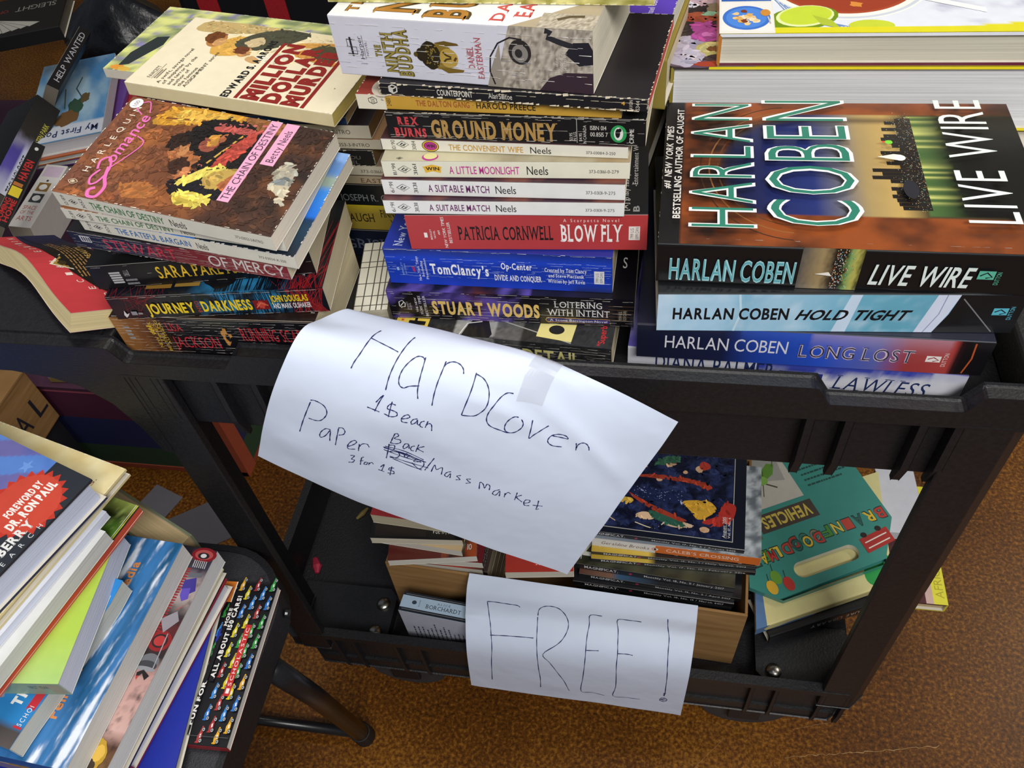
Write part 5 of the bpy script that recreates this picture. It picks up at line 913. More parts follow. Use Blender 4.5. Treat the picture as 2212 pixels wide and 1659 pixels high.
for i,ch in enumerate('SPECIAL EDITION'):
    if ch==' ': continue
    u=.07+.062*i; v=[q for q in bnd if q[0]<=u][-1]; nx_=[q for q in bnd if q[0]>u][0]; vv_=v[1]+(nx_[1]-v[1])*(u-v[0])/(nx_[0]-v[0])+.05
    g.text(ch,u,vv_,u+.022,vv_+.10,'#ecd9cf')
g.poly([(.36,.50),(.42,.78),(.52,.52)],'#e6dcc0'); g.poly([(.38,.54),(.42,.73),(.495,.55)],'#a3823a'); g.ell(.425,.60,.02,.06,'#3a2c14',jit=.2)
g.text('RILEY’S SLEEPING BEAUTY',.10,.10,.62,.20,'#c9a45c',bold=.02); g.lines(5,.30,.22,.80,.48,'#a07a48',rot=0,seed=4,w=.4); g.line([(.55,.55),(.75,.50),(.98,.55)],.0008,'#0a0a10')
b.done()
# ---------------------------------------------------------------- lower shelf: cardboard box and what is in and around it
def card_mat():
    m,nt,b=node_mat('corrugated_cardboard'); L=nt.links; tc=nd(nt,'ShaderNodeTexCoord')
    mp=nd(nt,'ShaderNodeMapping'); mp.inputs['Scale'].default_value=(9,9,120); L.new(tc.outputs['Object'],mp.inputs['Vector'])
    n=nd(nt,'ShaderNodeTexNoise',i_Scale=1.,i_Detail=4.); L.new(mp.outputs[0],n.inputs['Vector'])
    r=nd(nt,'ShaderNodeValToRGB'); e=r.color_ramp.elements; e[0].color=(*lin('#7f5d36'),1); e[0].position=.25; e[1].color=(*lin('#a07c50'),1); e[1].position=.75
    L.new(n.outputs[0],r.inputs[0]); L.new(r.outputs[0],b.inputs['Base Color']); b.inputs['Roughness'].default_value=.8; b.inputs['Specular IOR Level'].default_value=.2
    bp=nd(nt,'ShaderNodeBump',i_Strength=.15,i_Distance=.002); L.new(n.outputs[0],bp.inputs['Height']); L.new(bp.outputs[0],b.inputs['Normal']); return m
CARD=card_mat()
bx=thing('cardboard_box','open brown cardboard box full of magazines and paperbacks on the lower shelf','box',(.265,.075,.2322),(0,0,-3))
W2,D2,H2,th=.226,.228,.1165,.0035
def wallp(q0,q1,t,name='side_panel'):
    m=MB(); m.addidx([*q0,*[(p[0]+t[0],p[1]+t[1],p[2]) for p in q0]],[(0,1,2,3),(7,6,5,4),(0,4,5,1),(1,5,6,2),(2,6,7,3),(3,7,4,0)]); return m.build(name,CARD,bx,bevel=.0008)
fl=.012
wallp([(-W2+.006,-fl,0),(W2-.006,-fl,0),(W2,0,H2),(-W2,0,H2)],0,(0,th),'front_panel')
wallp([(-W2+.006,D2,0),(W2-.006,D2,0),(W2,D2,H2),(-W2,D2,H2)],0,(0,-th),'back_panel')
for s_ in (-1,1): wallp([(s_*(W2-.006),-fl+th,0),(s_*(W2-.006),D2-th,0),(s_*W2,D2-th,H2),(s_*W2,th,H2)],0,(-s_*th,0))
m=MB(); m.box((-W2+.01,-fl+.004,.0),(W2-.01,D2-.004,.003)); m.build('bottom_panel',CARD,bx)
MG='magazine'; Y_='monthly booklets in the cardboard box'
mags=(('M1','Monthly Vol. 18, No. 13 / March 2017',.45,'black booklet spine closest above the FREE sign, lowest of the booklet stack','#17181b'),('M2','Monthly Vol. 19, No. 2 / April 2017',.48,'black booklet with a brown and blue cover strip, second from the bottom of its stack','#6a4a38'),('M3','Monthly Vol. 18, No. 11 / January 2017',.45,'black booklet third from the bottom of its stack, dark green cover with white M','#2a2c22'),('M4','Monthly Vol. 17, No. 12 / February 2016',.33,'black booklet with a yellow strip, second below the orange paperback','#b9932e'),('M5','Monthly Vol. 15, No. 1 / Holy Week 2013',.35,'booklet with a gold cover edge directly below the orange paperback','#b8a24a'))
for key,t,u0,lb,fc in mags:
    b=Book(key,MG,lb,fc,'#121317',back='#121317',pages='#c9c4b6',mat=GLOSS,group=Y_,cat='booklet'); f=b.S
    f.text('MAGNIFICAT.',.075 if key!='M4' else .06,.30,.29,.76,'#d6d6d6',serif=True,bold=.01); f.ell(.37 if key in('M1','M2','M3') else .30,.52,.010,.24,'#a02a4a',jit=.4,seed=4,n=12)
    f.text(t,u0,.30,.94,.66,'#c4c4c4',serif=True,bold=.01)
    if key=='M3': b.F.art(0,0,1,.6,30,12,lambda a,v:mixc('#1a1c18','#4a4a34',.5+fbm(a*9,v*5,3))); b.F.text('M',.05,.05,.14,.40,'#c9cabf',rot=90,serif=True)
    if key=='M2': b.F.art(0,0,1,.4,20,6,lambda a,v:ramp(a,[(0,'#5a3a30'),(.2,'#7a5a48'),(.25,'#3a5a78'),(.42,'#2a3a4a'),(.5,'#15161a'),(1,'#15161a')]))
    if key in('M4','M5'): b.F.art(0,0,1,.5,20,6,lambda a,v:ramp(a,[(0,'#b99a34'),(.36,'#d8b84a'),(.38,'#1a1a1a'),(1,'#17181a')])); b.F.text('M',.05,.05,.14,.40,'#e0d8a8',rot=90,serif=True)
    b.done()
b=Book('K1',PB,'white and orange penguin-badge paperback across the top of the black booklets','#7d8690','#d8702a',pages='#d8cfb4',mat=MATTE); f=b.S
f.rect(0,0,.385,1,'#dcdcd6'); f.text('Geraldine Brooks',.055,.34,.345,.72,'#6a3a28',ital=.25,serif=True); f.ell(.385,.5,.022,.22,'#d8702a'); f.ell(.385,.5,.017,.15,'#efe9e0'); f.ell(.383,.5,.008,.13,'#2a2320'); f.text('CALEB’S CROSSING',.45,.33,.875,.70,'#f0e2d2',serif=True)
b.F.art(.6,0,1,1,30,50,lambda a,v:mixc('#5f6870','#b4bcc2',.5+fbm(a*7,v*12,4)*1.3)); f.edgewear(seed=3,amt=.8); b.done()
b=Book('M6',MG,'navy booklet with a medieval style painted scene, on top of the orange paperback','#141827','#10131c',pages='#c9c4b6',mat=GLOSS,group=Y_,cat='booklet'); f=b.S
f.text('MAGNIFICAT.',.075,.28,.29,.76,'#d6d6d6',serif=True,bold=.01); f.ell(.36,.5,.010,.24,'#a02a4a',jit=.4,seed=4,n=12); f.text('Monthly Vol. 17, No. 6 / August 2015',.45,.30,.95,.66,'#c4c4c4',serif=True,bold=.01)
g=b.F; g.soft=True; g.rect(.02,.06,.93,.98,'#c0bdb0'); g.rect(.024,.066,.926,.974,'#1a2140')
g.art(.03,.075,.92,.965,60,46,lambda a,v:mixc('#10142a','#28325a',max(0,min(1,.35+fbm(a*14,v*12,5)*1.4))))
g.text('M',.035,.10,.13,.36,'#d8d8d0',rot=90,serif=True)
for u,v,ru,rv,c_ in ((.45,.45,.22,.075,'#1c2548'),(.34,.76,.03,.03,'#c9a07a'),(.33,.79,.045,.025,'#5a4a2a'),(.52,.80,.03,.03,'#d0a884'),(.52,.84,.05,.03,'#b0502c'),(.71,.78,.03,.035,'#cda682'),(.74,.82,.035,.05,'#a83a2c'),(.20,.58,.04,.035,'#d0ab88'),(.18,.61,.04,.025,'#6a3f2a'),(.17,.36,.03,.03,'#cba683'),(.27,.36,.045,.035,'#c9a444'),(.40,.22,.06,.04,'#d8b894'),(.60,.17,.09,.035,'#cbb292'),(.76,.15,.03,.03,'#caa280'),(.46,.62,.02,.02,'#caa280'),(.62,.73,.015,.02,'#caa280')): g.ell(u,v,ru,rv,c_,jit=.08,seed=int(u*100),n=16)
g.poly([(.22,.62),(.45,.68),(.72,.66),(.80,.60),(.78,.56),(.66,.62),(.40,.63)],'#9c3a28'); g.poly([(.24,.48),(.40,.36),(.58,.26),(.66,.22),(.62,.19),(.46,.27),(.30,.40)],'#9c3a28'); g.poly([(.60,.42),(.78,.46),(.84,.36),(.72,.22),(.66,.34)],'#c89a34'); g.poly([(.72,.22),(.84,.30),(.86,.46),(.95,.44),(.93,.28),(.84,.18)],'#a8322a'); g.poly([(.40,.30),(.58,.22),(.66,.16),(.60,.14),(.44,.20)],'#2c5a4a'); g.poly([(.60,.86),(.52,.92),(.40,.78),(.50,.78)],'#34604a')
for i in range(60): r_=random.Random(i); g.ell(.30+.32*r_.random(),.40+.12*r_.random(),.004,.004,'#8a94c0',n=6)
g.poly([(.12,.24),(.20,.30),(.17,.22),(.10,.14)],'#c98a5a'); g.line([(.34,.14),(.46,.10),(.52,.18)],.0012,'#d8cdb0'); g.line([(.13,.20),(.22,.13)],.0012,'#c9b08a')
g.brush(900,.04,.09,.91,.95,.0032,.45,6); g.text('August 2015',.865,.09,.885,.30,'#d8d8d0',rot=90); g.line([(.89,.085),(.89,.30)],.0003,'#d8d8d0'); g.text('Vol. 17, No. 6',.897,.09,.913,.30,'#d8d8d0',rot=90); b.done()
# buried layers that carry the stacks in the box
for i in range(4):
    b=Book('x',PB,'paperback buried flat at the bottom right of the cardboard box','#2a2c30',pages='#a89c80',pose=pose(.285,.092,.2362+.0262*i,-3,.19,.13,.0258),group='paperbacks buried in the cardboard box'); b.done()
for i in range(4):
    b=Book('x',PB,'paperback buried flat at the lower left of the cardboard box','#3a2c28',pages='#a89c80',pose=pose(.052,.098,.2362+.0260*i,-3,.12,.15,.0256),group='paperbacks buried at the left of the cardboard box'); b.done()
# left half of the box: mixed booklets, spines to the right, page edges to the front
def flat_(xr,yf,z,dy,L,D,T,name,lb,fc,sp,**k): return Book('x',name,lb,fc,sp,sp,pose=pose(xr,yf,z,90+dy,L,D,T),**k)
def mspine(b): b.S.text('MAGNIFICAT.',.03,.22,.40,.80,'#cfd0d0',serif=True); return b
b=flat_(.168,.087,.3408,-1,.155,.117,.0125,MG,'booklet with brown and red cover just above the left rim of the box','#3a2620','#14151a',pages='#c6c0b2',mat=GLOSS,cat='booklet'); b.F.art(0,0,.4,1,8,24,lambda a,v:ramp(v,[(0,'#3a2a20'),(.3,'#9a3226'),(.6,'#5a4030'),(1,'#2a2420')])); mspine(b).done()
b=flat_(.169,.090,.3537,1,.155,.117,.0125,MG,'white-edged booklet with dark red cover, second layer at the left of the box','#6a2026','#14151a',pages='#d2cec2',mat=GLOSS,cat='booklet'); mspine(b).done()
b=flat_(.163,.092,.3666,9,.165,.112,.0125,MG,'booklet marked No. 10 with orange cover corner, third layer at the left of the box','#5a241e','#14151a',pages='#d2cec2',mat=GLOSS,cat='booklet'); b.F.art(0,0,.5,.4,10,8,lambda a,v:mixc('#a8502c','#2a1a18',v+fbm(a*4,v*4,2))); b.F.text('No. 10',.06,.06,.11,.24,'#e6e0d4',rot=270); mspine(b).done()
b=flat_(.146,.090,.3795,-4,.165,.118,.0125,MG,'tan-covered booklet with green spine and dark script, left of the box','#c9ae84','#1f5a48',pages='#d2cec2',mat=GLOSS,cat='booklet'); g=b.F
for i in range(16): r_=random.Random(i); u=.05+.25*r_.random(); v=.15+.6*r_.random(); g.line([(u,v),(u+.06,v+.03),(u-.03,v+.07),(u+.05,v+.10)],.0013,'#4a3a2a')
g.text('Vol. 18, No. 7',.10,.10,.14,.42,'#efe6d8',rot=270,serif=True); b.done()
b=flat_(.147,.098,.3924,4,.165,.116,.0125,MG,'black-covered booklet marked Vol. 17 near the top of the left pile in the box','#191718','#1a1a1c',pages='#cfc8b4',mat=GLOSS,cat='booklet'); b.F.text('Vol. 17, No. 9',.05,.04,.10,.34,'#e0dcd0',rot=270,serif=True); b.F.rect(.02,.40,.40,.96,'#241e1c'); b.done()
b=flat_(.135,.106,.4053,-3,.165,.105,.0190,PB,'red and black paperback topmost of the left pile in the box','#a03034','#8a2a2e',pages='#c9bfa4',mat=GLOSS); b.F.poly([(.10,.08),(.30,.14),(.95,.2),(.95,.8),(.30,.86),(.12,.7)],'#1c1718'); b.done()
b=Book('x',PB,'red and black paperback with slanted white title, right of the left pile in the box','#a8382f','#8a2a26',pages='#bfb6a4',mat=GLOSS,pose=pose(.183,.226,.3685,-83,.155,.083,.0140)); g=b.F
g.poly([(.05,.10),(.80,.08),(.86,.16),(.86,.88),(.80,.94),(.05,.92)],'#c89a3a'); g.poly([(.05,.115),(.79,.10),(.845,.17),(.845,.87),(.79,.925),(.05,.905)],'#1b1717'); g.text('THE',.58,.16,.66,.46,'#e6e2dc',rot=90,bold=.04,ital=.2,serif=True); g.text('FIFTH',.70,.14,.82,.80,'#e6e2dc',rot=90,bold=.05,ital=.2,serif=True); g.rect(.895,.42,.945,.88,'#c2382f'); g.text('SCHOLASTIC',.90,.45,.94,.86,'#e6d4cc',rot=90,track=.2); b.done()
# ---- paperback standing on its edge in front of the box
b=Book('K8',PB,'pale blue and grey paperback standing spine up left of the FREE sign','#20242a','#a9bed2',back='#b9bccb',pages='#c9c4b4',mat=GLOSS); f=b.S
f.rect(0,0,1,.20,'#23272e'); f.rect(0,.82,1,1,'#23272e'); f.ell(.10,.52,.018,.10,'#3a4450'); f.text('BALLANTINE',.135,.34,.145,.68,'#4a545e',rot=90); f.text('ALICE',.27,.60,.37,.70,'#3f4a54',track=.3,serif=True); f.text('BORCHARDT',.19,.34,.46,.54,'#2a323a',serif=True)
for r_,c_ in ((.068,'#b8b4a4'),(.060,'#2c3036')): f.ell(.56,.5,r_,r_*b.L/b.T,c_)
for i in range(5): f.ell(.56+.03*math.cos(i*1.26),.5+.03*b.L/b.T*math.sin(i*1.26),.013,.013*b.L/b.T,'#4c5158')
f.line([(.02,.12),(.95,.12)],.0005,'#8a8e92'); f.line([(.02,.89),(.95,.89)],.0005,'#8a8e92')
g=b.B; g.lines(16,.06,.06,.62,.80,'#4a4c58',rot=90,seed=6,w=.32); g.rect(.80,0,1,1,'#6a5c56'); b.done()
# ---- children's sets and books at the right end of the lower shelf
pz=lambda x,y,z,rz,L,D,T,ry=-1.5:(x,y,z,0,ry,rz,L,D,T)
b=Book('x',HB,'thin brown-edged book lying on the shelf under the black nature book','#1d1b1c','#1a191b',pages='#7a6a55',hard=True,mat=FLAT,pose=pz(.534,.080,.2570,24,.20,.062,.0085)); b.done()
b=Book('x',HB,'black book with small white upside-down lettering under the cream box, right end','#17171a','#151518',pages='#8a7c66',hard=True,mat=GLOSS,pose=pz(.526,.069,.2660,24,.155,.060,.019)); b.S.text('NATURE LIBRARY',.36,.28,.93,.66,'#c9c6c0',rot=180,track=.1); b.done()
shear=lambda v: Vector((v.x+v.y*.48,v.y,v.z))
b=Book('x','activity_box','cream and blue flat activity box with a green dot, under the teal carrying case','#d8cf94','#d5cb8c',back='#4a6a94',pages='#d0c68a',hard=True,mat=GLOSS,inset=.0005,warp=shear,pose=pz(.507,.070,.2858,25,.185,.15,.0145),cat='box',cname='lid'); f=b.S
f.poly([(0,0),(0,1),(.10,1),(.06,.5),(.09,0)],'#5a7aa4'); f.poly([(.10,0),(.45,0),(.40,.22),(.25,.30),(.15,.10)],'#5a7aa4'); g=b.F; g.ell(.90,.16,.10,.14,'#2f9a4c'); g.poly([(0,0),(.08,0),(.05,.3),(0,.4)],'#5a7aa4'); b.done()
b=Book('x',HB,'yellow and pink edged hardcover sticking out past the cart’s right leg','#4a1f24',spine='#d8cf3c',back='#d8cf3c',pages='#c9b48a',hard=True,mat=GLOSS,pose=pose(.742,.135,.2665,90,.175,.075,.018)); g=b.F
g.rect(0,0,1,.22,'#dcd63a'); g.rect(0,.22,1,.34,'#c9a9a0'); g.text('AFRICA',.05,.04,.34,.18,'#b0a42c',rot=0); b.done()
b=Book('x',PB,'white-paged paperback on the yellow-edged hardcover behind the right leg','#c9cbd4',pages='#d0d2da',mat=MATTE,pose=pose(.728,.225,.2850,92,.10,.05,.016)); b.done()
tr=thing('carrying_case','teal cardboard carrying case with slot handle and vehicle pictures, upside down, right end of shelf','case',(.5125,.0935,.3020),(0,-1.5,26))
TE='#3f8a80'; Tt=.0085
def case_outline(): return [(.030,0),(.170,0),(.215,.055),(.215,.058),(.215,.235),(.100,.235),(.0137,.058),(0,.030)]
m=MB(); ol=case_outline(); n=len(ol); sl=rr(.062,.018,.150,.040,.0105,6)
# plate with the slot cut through: strips around the slot
def plate(z,flip):
    pts=[(.030,0),(.170,0),(.215,.055),(.215,.058),(.0137,.058),(0,.030)]
    top_=[(.0137,.058),(.215,.058),(.215,.235),(.100,.235)]
    # ring between slot and outline
    import itertools
    o2=[]
    for (x,y) in sl:
        cx,cy=.106,.029; a=math.atan2(y-cy,(x-cx)*.5); best=None
        for i in range(len(pts)):
            p,q=pts[i],pts[(i+1)%len(pts)]; dx,dy=(x-cx),(y-cy); ex,ey=q[0]-p[0],q[1]-p[1]; den=dx*ey-dy*ex
            if abs(den)<1e-12: continue
            t=((p[0]-cx)*ey-(p[1]-cy)*ex)/den; s_=((p[0]-cx)*dy-(p[1]-cy)*dx)/den
            if t>0 and -1e-6<=s_<=1+1e-6 and (best is None or t<best): best=t
        o2.append((cx+dx*best,cy+dy*best))
    n_=len(sl)
    for i in range(n_):
        j=(i+1)%n_; q=[(*o2[i],z),(*o2[j],z),(*sl[j],z),(*sl[i],z)]
        m.add(q if not flip else q[::-1],lin(TE))
    for k,corner in enumerate(pts):
        # fill the wedge left at each outline corner
        for i in range(n_):
            j=(i+1)%n_; a,b_2=o2[i],o2[j]
            def side(p): 
                return [k2 for k2 in range(len(pts)) if abs((pts[(k2+1)%len(pts)][0]-pts[k2][0])*(p[1]-pts[k2][1])-(pts[(k2+1)%len(pts)][1]-pts[k2][1])*(p[0]-pts[k2][0]))<1e-9]
            if k in [x+1 if x+1<len(pts) else 0 for x in side(a)] and k in side(b_2) and corner not in (a,b_2): m.add([(*a,z),(*corner,z),(*b_2,z)],lin(TE))
    m.add([(*p,z) for p in (top_ if not flip else top_[::-1])],lin(TE))
plate(Tt,False); plate(0,True)
for P_,c_ in ((ol,TE),(sl[::-1],'#d8d8cc')):
    k=len(P_)
    for i in range(k): j=(i+1)%k; m.add([(*P_[i],0),(*P_[j],0),(*P_[j],Tt),(*P_[i],Tt)],lin(c_))
g=Face(m,(0,0,Tt),(1,0,0),(0,1,0),.215,.235)
cols=['#b8403a','#d8b83a','#2f5f58','#b8483a','#d8c04a','#4a8a3a','#8a7a62','#3a7a6a','#a84038','#d8b83a','#4a8a3a','#2f5f58']
def fancy(t,u1,v0,v1,wd):
    x=u1
    for i,ch in enumerate(t):
        if ch==' ': x-=wd*.8; continue
        g.text(ch,x-wd*.86,v0,x,v1,'#2a3a34',rot=180,bold=.06); g.text(ch,x-wd*.84,v0+.002,x-.004,v1-.002,cols[i%len(cols)],rot=180,bold=.02); x-=wd
fancy('BRAINFOOD',.985,.245,.315,.072); fancy('DOODLE',.56,.225,.295,.070); fancy('MATS',.245,.215,.285,.054)
g.rect(.24,.385,.62,.50,'#4a4038'); g.text('VEHICLES',.27,.405,.59,.48,'#c9b452',rot=180,bold=.03)
g.rect(.25,.53,.60,.93,'#b9b6ac'); g.rect(.245,.525,.25,.93,'#5a7a50'); g.poly([(.30,.62),(.40,.70),(.55,.66),(.57,.80),(.44,.86),(.32,.78)],'#9a9a94'); g.poly([(.36,.64),(.42,.69),(.50,.72),(.54,.78),(.50,.80),(.42,.75),(.36,.70)],'#5c8a34'); g.line([(.34,.74),(.48,.63)],.0022,'#4a4438'); g.line([(.37,.60),(.45,.76)],.0012,'#4a4438'); g.ell(.42,.70,.03,.03,'#7aa84a'); g.line([(.52,.77),(.58,.85)],.0015,'#4a6a2c')
g.lines(9,.66,.56,.97,.90,'#2a4a46',rot=0,seed=8,w=.3); g.rect(.36,.945,.60,.99,'#cdbf86')
for i in range(20): r_=random.Random(i); g.ell(.38+.20*(i%4)/3,.952+.03*(i//4)/4,.006,.005,r_.choice(('#5a3a2a','#3f6a3a','#7a5a2a')),n=7)
g.poly([(.155,.36),(.225,.36),(.225,.50),(.225,.52)],'#5a6a4a')

g.poly([(.74,.085),(.93,.105),(.93,.195),(.74,.175)],'#a8342e'); g.line([(.76,.11),(.91,.127)],.0016,'#e0d8cc'); g.line([(.76,.145),(.91,.162)],.0016,'#e0d8cc'); g.ell(.78,.19,.018,.016,'#2a2420'); g.ell(.88,.20,.018,.016,'#2a2420')
for u,v,c_ in ((.12,.085,'#d8ae3a'),(.17,.13,'#6a9a3a'),(.22,.075,'#b83c34')): g.ell(u,v,.030,.042,c_); g.line([(u,v+.04),(u+.01,v+.08)],.0008,'#2a3a34')
m.build('panel',GLOSS,tr)
# ---------------------------------------------------------------- books piled on the folding chair
Q_='books stacked on the folding chair'
def qbook(k,name,lb,fc,*a,**kw): return Book('Q%d'%k,name,lb,fc,*a,group=Q_,**kw)
b=qbook(1,'board_book','black board book patterned with coloured toy racing cars, lowest on the folding chair','#17171b',spine='#8e2028',pages='#dad8d2',hard=True,mat=GLOSS,r=.001,inset=.0005,tc=.001); g=b.F
def car(g,u,v,c_,s,k):
    """little racing car seen from the side, nose along +v"""
    L_,W_=.098*s,.020*s
    g.poly([(u-W_*.5,v),(u+W_*.5,v+L_*.04),(u+W_*.55,v+L_*.45),(u+W_*.30,v+L_*.98),(u-W_*.1,v+L_),(u-W_*.45,v+L_*.6),(u-W_*.8,v+L_*.42),(u-W_*.75,v+L_*.25)],c_)
    g.poly([(u-W_*.1,v+L_*.30),(u+W_*.3,v+L_*.36),(u+W_*.1,v+L_*.58),(u-W_*.25,v+L_*.5)],'#e6e8ea' if k%2 else '#2a2a30')
    for t in (.16,.80): g.ell(u+W_*.45,v+L_*t,W_*.55,L_*.14,'#2b2d30',n=12); g.ell(u+W_*.45,v+L_*t,W_*.40,L_*.10,'#b9bcc0',n=10); g.ell(u+W_*.45,v+L_*t,W_*.2,L_*.05,'#2b2d30',n=8)
    g.line([(u-W_*.9,v+L_*.02),(u-W_*.6,v+L_*.10)],.0011,c_)
cc=['#2f74c8','#2f9a3e','#b03a38','#d8c81e','#e0a82a','#3a8ad8','#39a04a','#a83232']
k=0
for i in range(6):
    u=.722+.052*i
    for j in range(8):
        v=.012+.125*j+(.06 if i%2 else 0)
        if v<.95 and not(.75<u<.80 and .02<v<.9) : car(g,u,v,cc[random.Random(i*31+j*7).randrange(8)],.98,k); k+=1
        k+=1
g.rect(.770,.36,.800,.93,'#17171b'); g.text('ALL ABOUT 150 CARS!',.772,.375,.800,.905,'#eceae6',rot=90,bold=.04,serif=True); g.rect(.735,.05,.762,.9,'#17171b'); g.text('FUN FOR',.738,.10,.762,.36,'#eceae6',rot=90,bold=.04,serif=True); g.text('MORE',.745,.70,.766,.82,'#eceae6',rot=90,bold=.04,serif=True)
g.rect(.62,.86,.735,1,'#d87a2a'); g.rect(.735,.86,.742,1,'#e8e4da'); g.ell(.735,.64,.012,.035,'#28389a',jit=.4,seed=2)
g.rect(.888,.28,.925,.72,'#c22a2c'); g.text('SCHOLASTIC',.896,.34,.917,.70,'#f0e8e4',rot=90,track=.15); g.rect(.897,.295,.917,.325,'#f0e8e4'); g.line([(.62,.045),(1,.05)],.0004,'#5a5a60'); b.done()
b=qbook(2,HB,'cream-paged thin hardcover with deep blue cover, second from the bottom on the chair','#22309a',spine='#2b2c30',back='#2b2c30',pages='#d9d9cd',hard=True,mat=GLOSS,tc=.0012,inset=.002); b.done()
b=qbook(3,HB,'white-paged picture book with dark red boards, third from the bottom on the chair','#8a2430',pages='#d6d8e4',hard=True,mat=GLOSS); b.done()
b=qbook(4,HB,'thin black hardcover with cream and grey page edges, just above the dark red boards','#d6cfb6',spine='#17191f',back='#17191f',pages='#cfcdbf',hard=True,mat=GLOSS); b.done()
b=qbook(5,PB,'thick white-paged paperback with red and black machine artwork, midway up the chair pile','#8f7f80',pages='#d8d9da',mat=GLOSS); g=b.F
def mech(a,v): 
    c=ramp(v,[(0,'#8a6a3a'),(.14,'#5a3a2c'),(.2,'#c9a49c'),(.42,'#b8908a'),(.5,'#2a2226'),(.62,'#5a2024'),(.68,'#2c282c'),(.76,'#a89a98'),(.84,'#9a8a8c'),(.9,'#3a3444'),(1,'#26222a')]); return mixc(c,'#17151a',max(0,fbm(a*14,v*22,3))*1.1)
g.art(.5,0,1,1,40,120,mech)
for v,ru,rv,c_ in ((.97,.075,.035,'#7a1c24'),(.97,.055,.024,'#a84a4a'),(.965,.035,.016,'#2a2024'),(.965,.018,.010,'#c9c9cc'),(.565,.065,.045,'#8a1c20'),(.565,.045,.030,'#2a1c20'),(.565,.034,.022,'#b03232'),(.475,.055,.035,'#6a6c72'),(.46,.055,.02,'#3a3c42'),(.445,.055,.010,'#8a8c92')): g.ell(.935,v,ru,rv,c_)
for i in range(24): v=.60+.30*i/24; g.poly([(.865,v),(.905,v+.004),(.905,v+.009),(.865,v+.012),(.880,v+.006)],'#8e2228')
g.poly([(.90,.84),(.96,.86),(.99,.80),(.95,.775),(.905,.80)],'#3a3088'); g.poly([(.91,.80),(.955,.81),(.97,.76),(.94,.745),(.915,.77)],'#5a48b0'); g.poly([(.90,.875),(.98,.885),(.985,.865),(.91,.855)],'#5c6068'); g.poly([(.93,.70),(.985,.74),(.945,.715)],'#c85a54'); g.poly([(.88,.655),(.95,.70),(.985,.66),(.93,.60)],'#8f8a92')
for i in range(7): g.line([(.905+.012*i,.905),(.90+.012*i,.94)],.0008,'#b9b9bc')
g.line([(.96,.60),(.975,.45)],.0010,'#9a9aa0'); g.poly([(.90,.425),(.93,.44),(.975,.42),(.96,.40),(.93,.425),(.91,.40)],'#1a1418'); g.poly([(.905,.41),(.915,.395),(.92,.415)],'#b03a38'); g.ell(.91,.10,.05,.06,'#b8932e',jit=.15); g.ell(.90,.06,.03,.03,'#3a2c20',jit=.2); g.ell(.92,.11,.03,.03,'#d8b04a',jit=.1); b.done()
b=qbook(6,PB,'white-paged paperback with blue stormy cloud cover and orange lettering, in the chair pile','#26608f',pages='#d8d8d4',mat=GLOSS); g=b.F
def clouds(a,v):
    n=fbm(a*9-v*2.4,v*2.2+a*1.5,5,5); c=mixc('#1d5680','#3a78b4',.5+n); w_=max(0,fbm(a*11-v*3,v*3.0,12,5)+.12-.25*abs(a-.90)*4); return mixc(c,'#e4ecfa',min(1,w_*w_*7.5))
g.art(.55,0,1,1,70,130,clouds); g.text('Fellow. American Media',.79,.17,.835,.88,'#d88a4e',rot=90,bold=.03); b.done()
def sag(v):
    t=min(1,max(0,v.y/.1477)); e=max(0,(v.x/.17-.75)/.25); return Vector((v.x,v.y,v.z+.0006*e*math.sin(t*14)+.003*e*max(0,t-.88)*8))
b=qbook(7,PB,'wavy-edged children’s paperback with blue cover and grey shark shape, above the cloud cover','#2f86c8',pages='#c9c8bd',mat=GLOSS,warp=sag,nx=14,ny=14); g=b.F; g.k+=40
g.art(.55,0,1,1,20,24,lambda a,v:ramp(v,[(0,'#5a5250'),(.10,'#4a4644'),(.115,'#2f84c6'),(1,'#2a84cc')]))
g.poly([(.60,.30),(.68,.16),(.76,.15),(.80,.22),(.76,.30),(.70,.36)],'#8a92a0'); g.line([(.745,.14)]+[(.76+.012*(i%2),.15+.02*i) for i in range(9)],.0014,'#1c1c20'); g.poly([(.56,.26),(.66,.30),(.64,.40),(.55,.36)],'#3a352a')
g.text('THE BAD',.855,.20,.905,.52,'#f2f2f0',rot=90,bold=.07,serif=True); g.rect(.945,.10,.992,.36,'#c2303c'); g.text('SCHOLASTIC',.955,.115,.982,.35,'#f0e4e2',rot=90,track=.2); g.line([(.90,.72),(.94,.86),(.98,.90)],.0006,'#cfe2f0'); g.ell(.945,.90,.025,.02,'#dfe6ea',jit=.2); g.line([(.70,.02),(.80,.08),(.84,.10)],.0006,'#c9bcb4'); b.done()
b=qbook(8,PB,'thick lime green and yellow paperback with a red corner flag, in the chair pile','#b4d052',spine='#8fa884',pages='#d2d8ea',mat=MATTE); g=b.F
g.art(.3,0,1,1,40,30,lambda a,v:mixc(ramp((.3+.7*a)-.05*v,[(0,'#d8b060'),(.66,'#dcb860'),(.70,'#e0bc58'),(.705,'#b4d060'),(1,'#aece4c')]),'#a9cf9a',max(0,.30-v)*1.6)); g.poly([(.60,.35),(.62,.75),(.945,.58),(.86,.42)],'#b83242') if 0 else g.poly([(.70,.36),(.82,.72),(.950,.655),(.93,.56)],'#b83242'); g.text('...that’s customized',.80,.43,.83,.64,'#e6d4d0',rot=90,bold=.02); g.text('for you!',.875,.56,.90,.645,'#e6d4d0',rot=90,bold=.02); f=b.S; f.rect(0,0,.80,1,'#4a4438'); f.rect(.5,0,1,1,'#8aa48a'); f.text('FIRST YEAR',.84,.52,.93,.78,'#2a2c28'); f.rect(.93,.1,.99,.9,'#9a927c'); b.done()
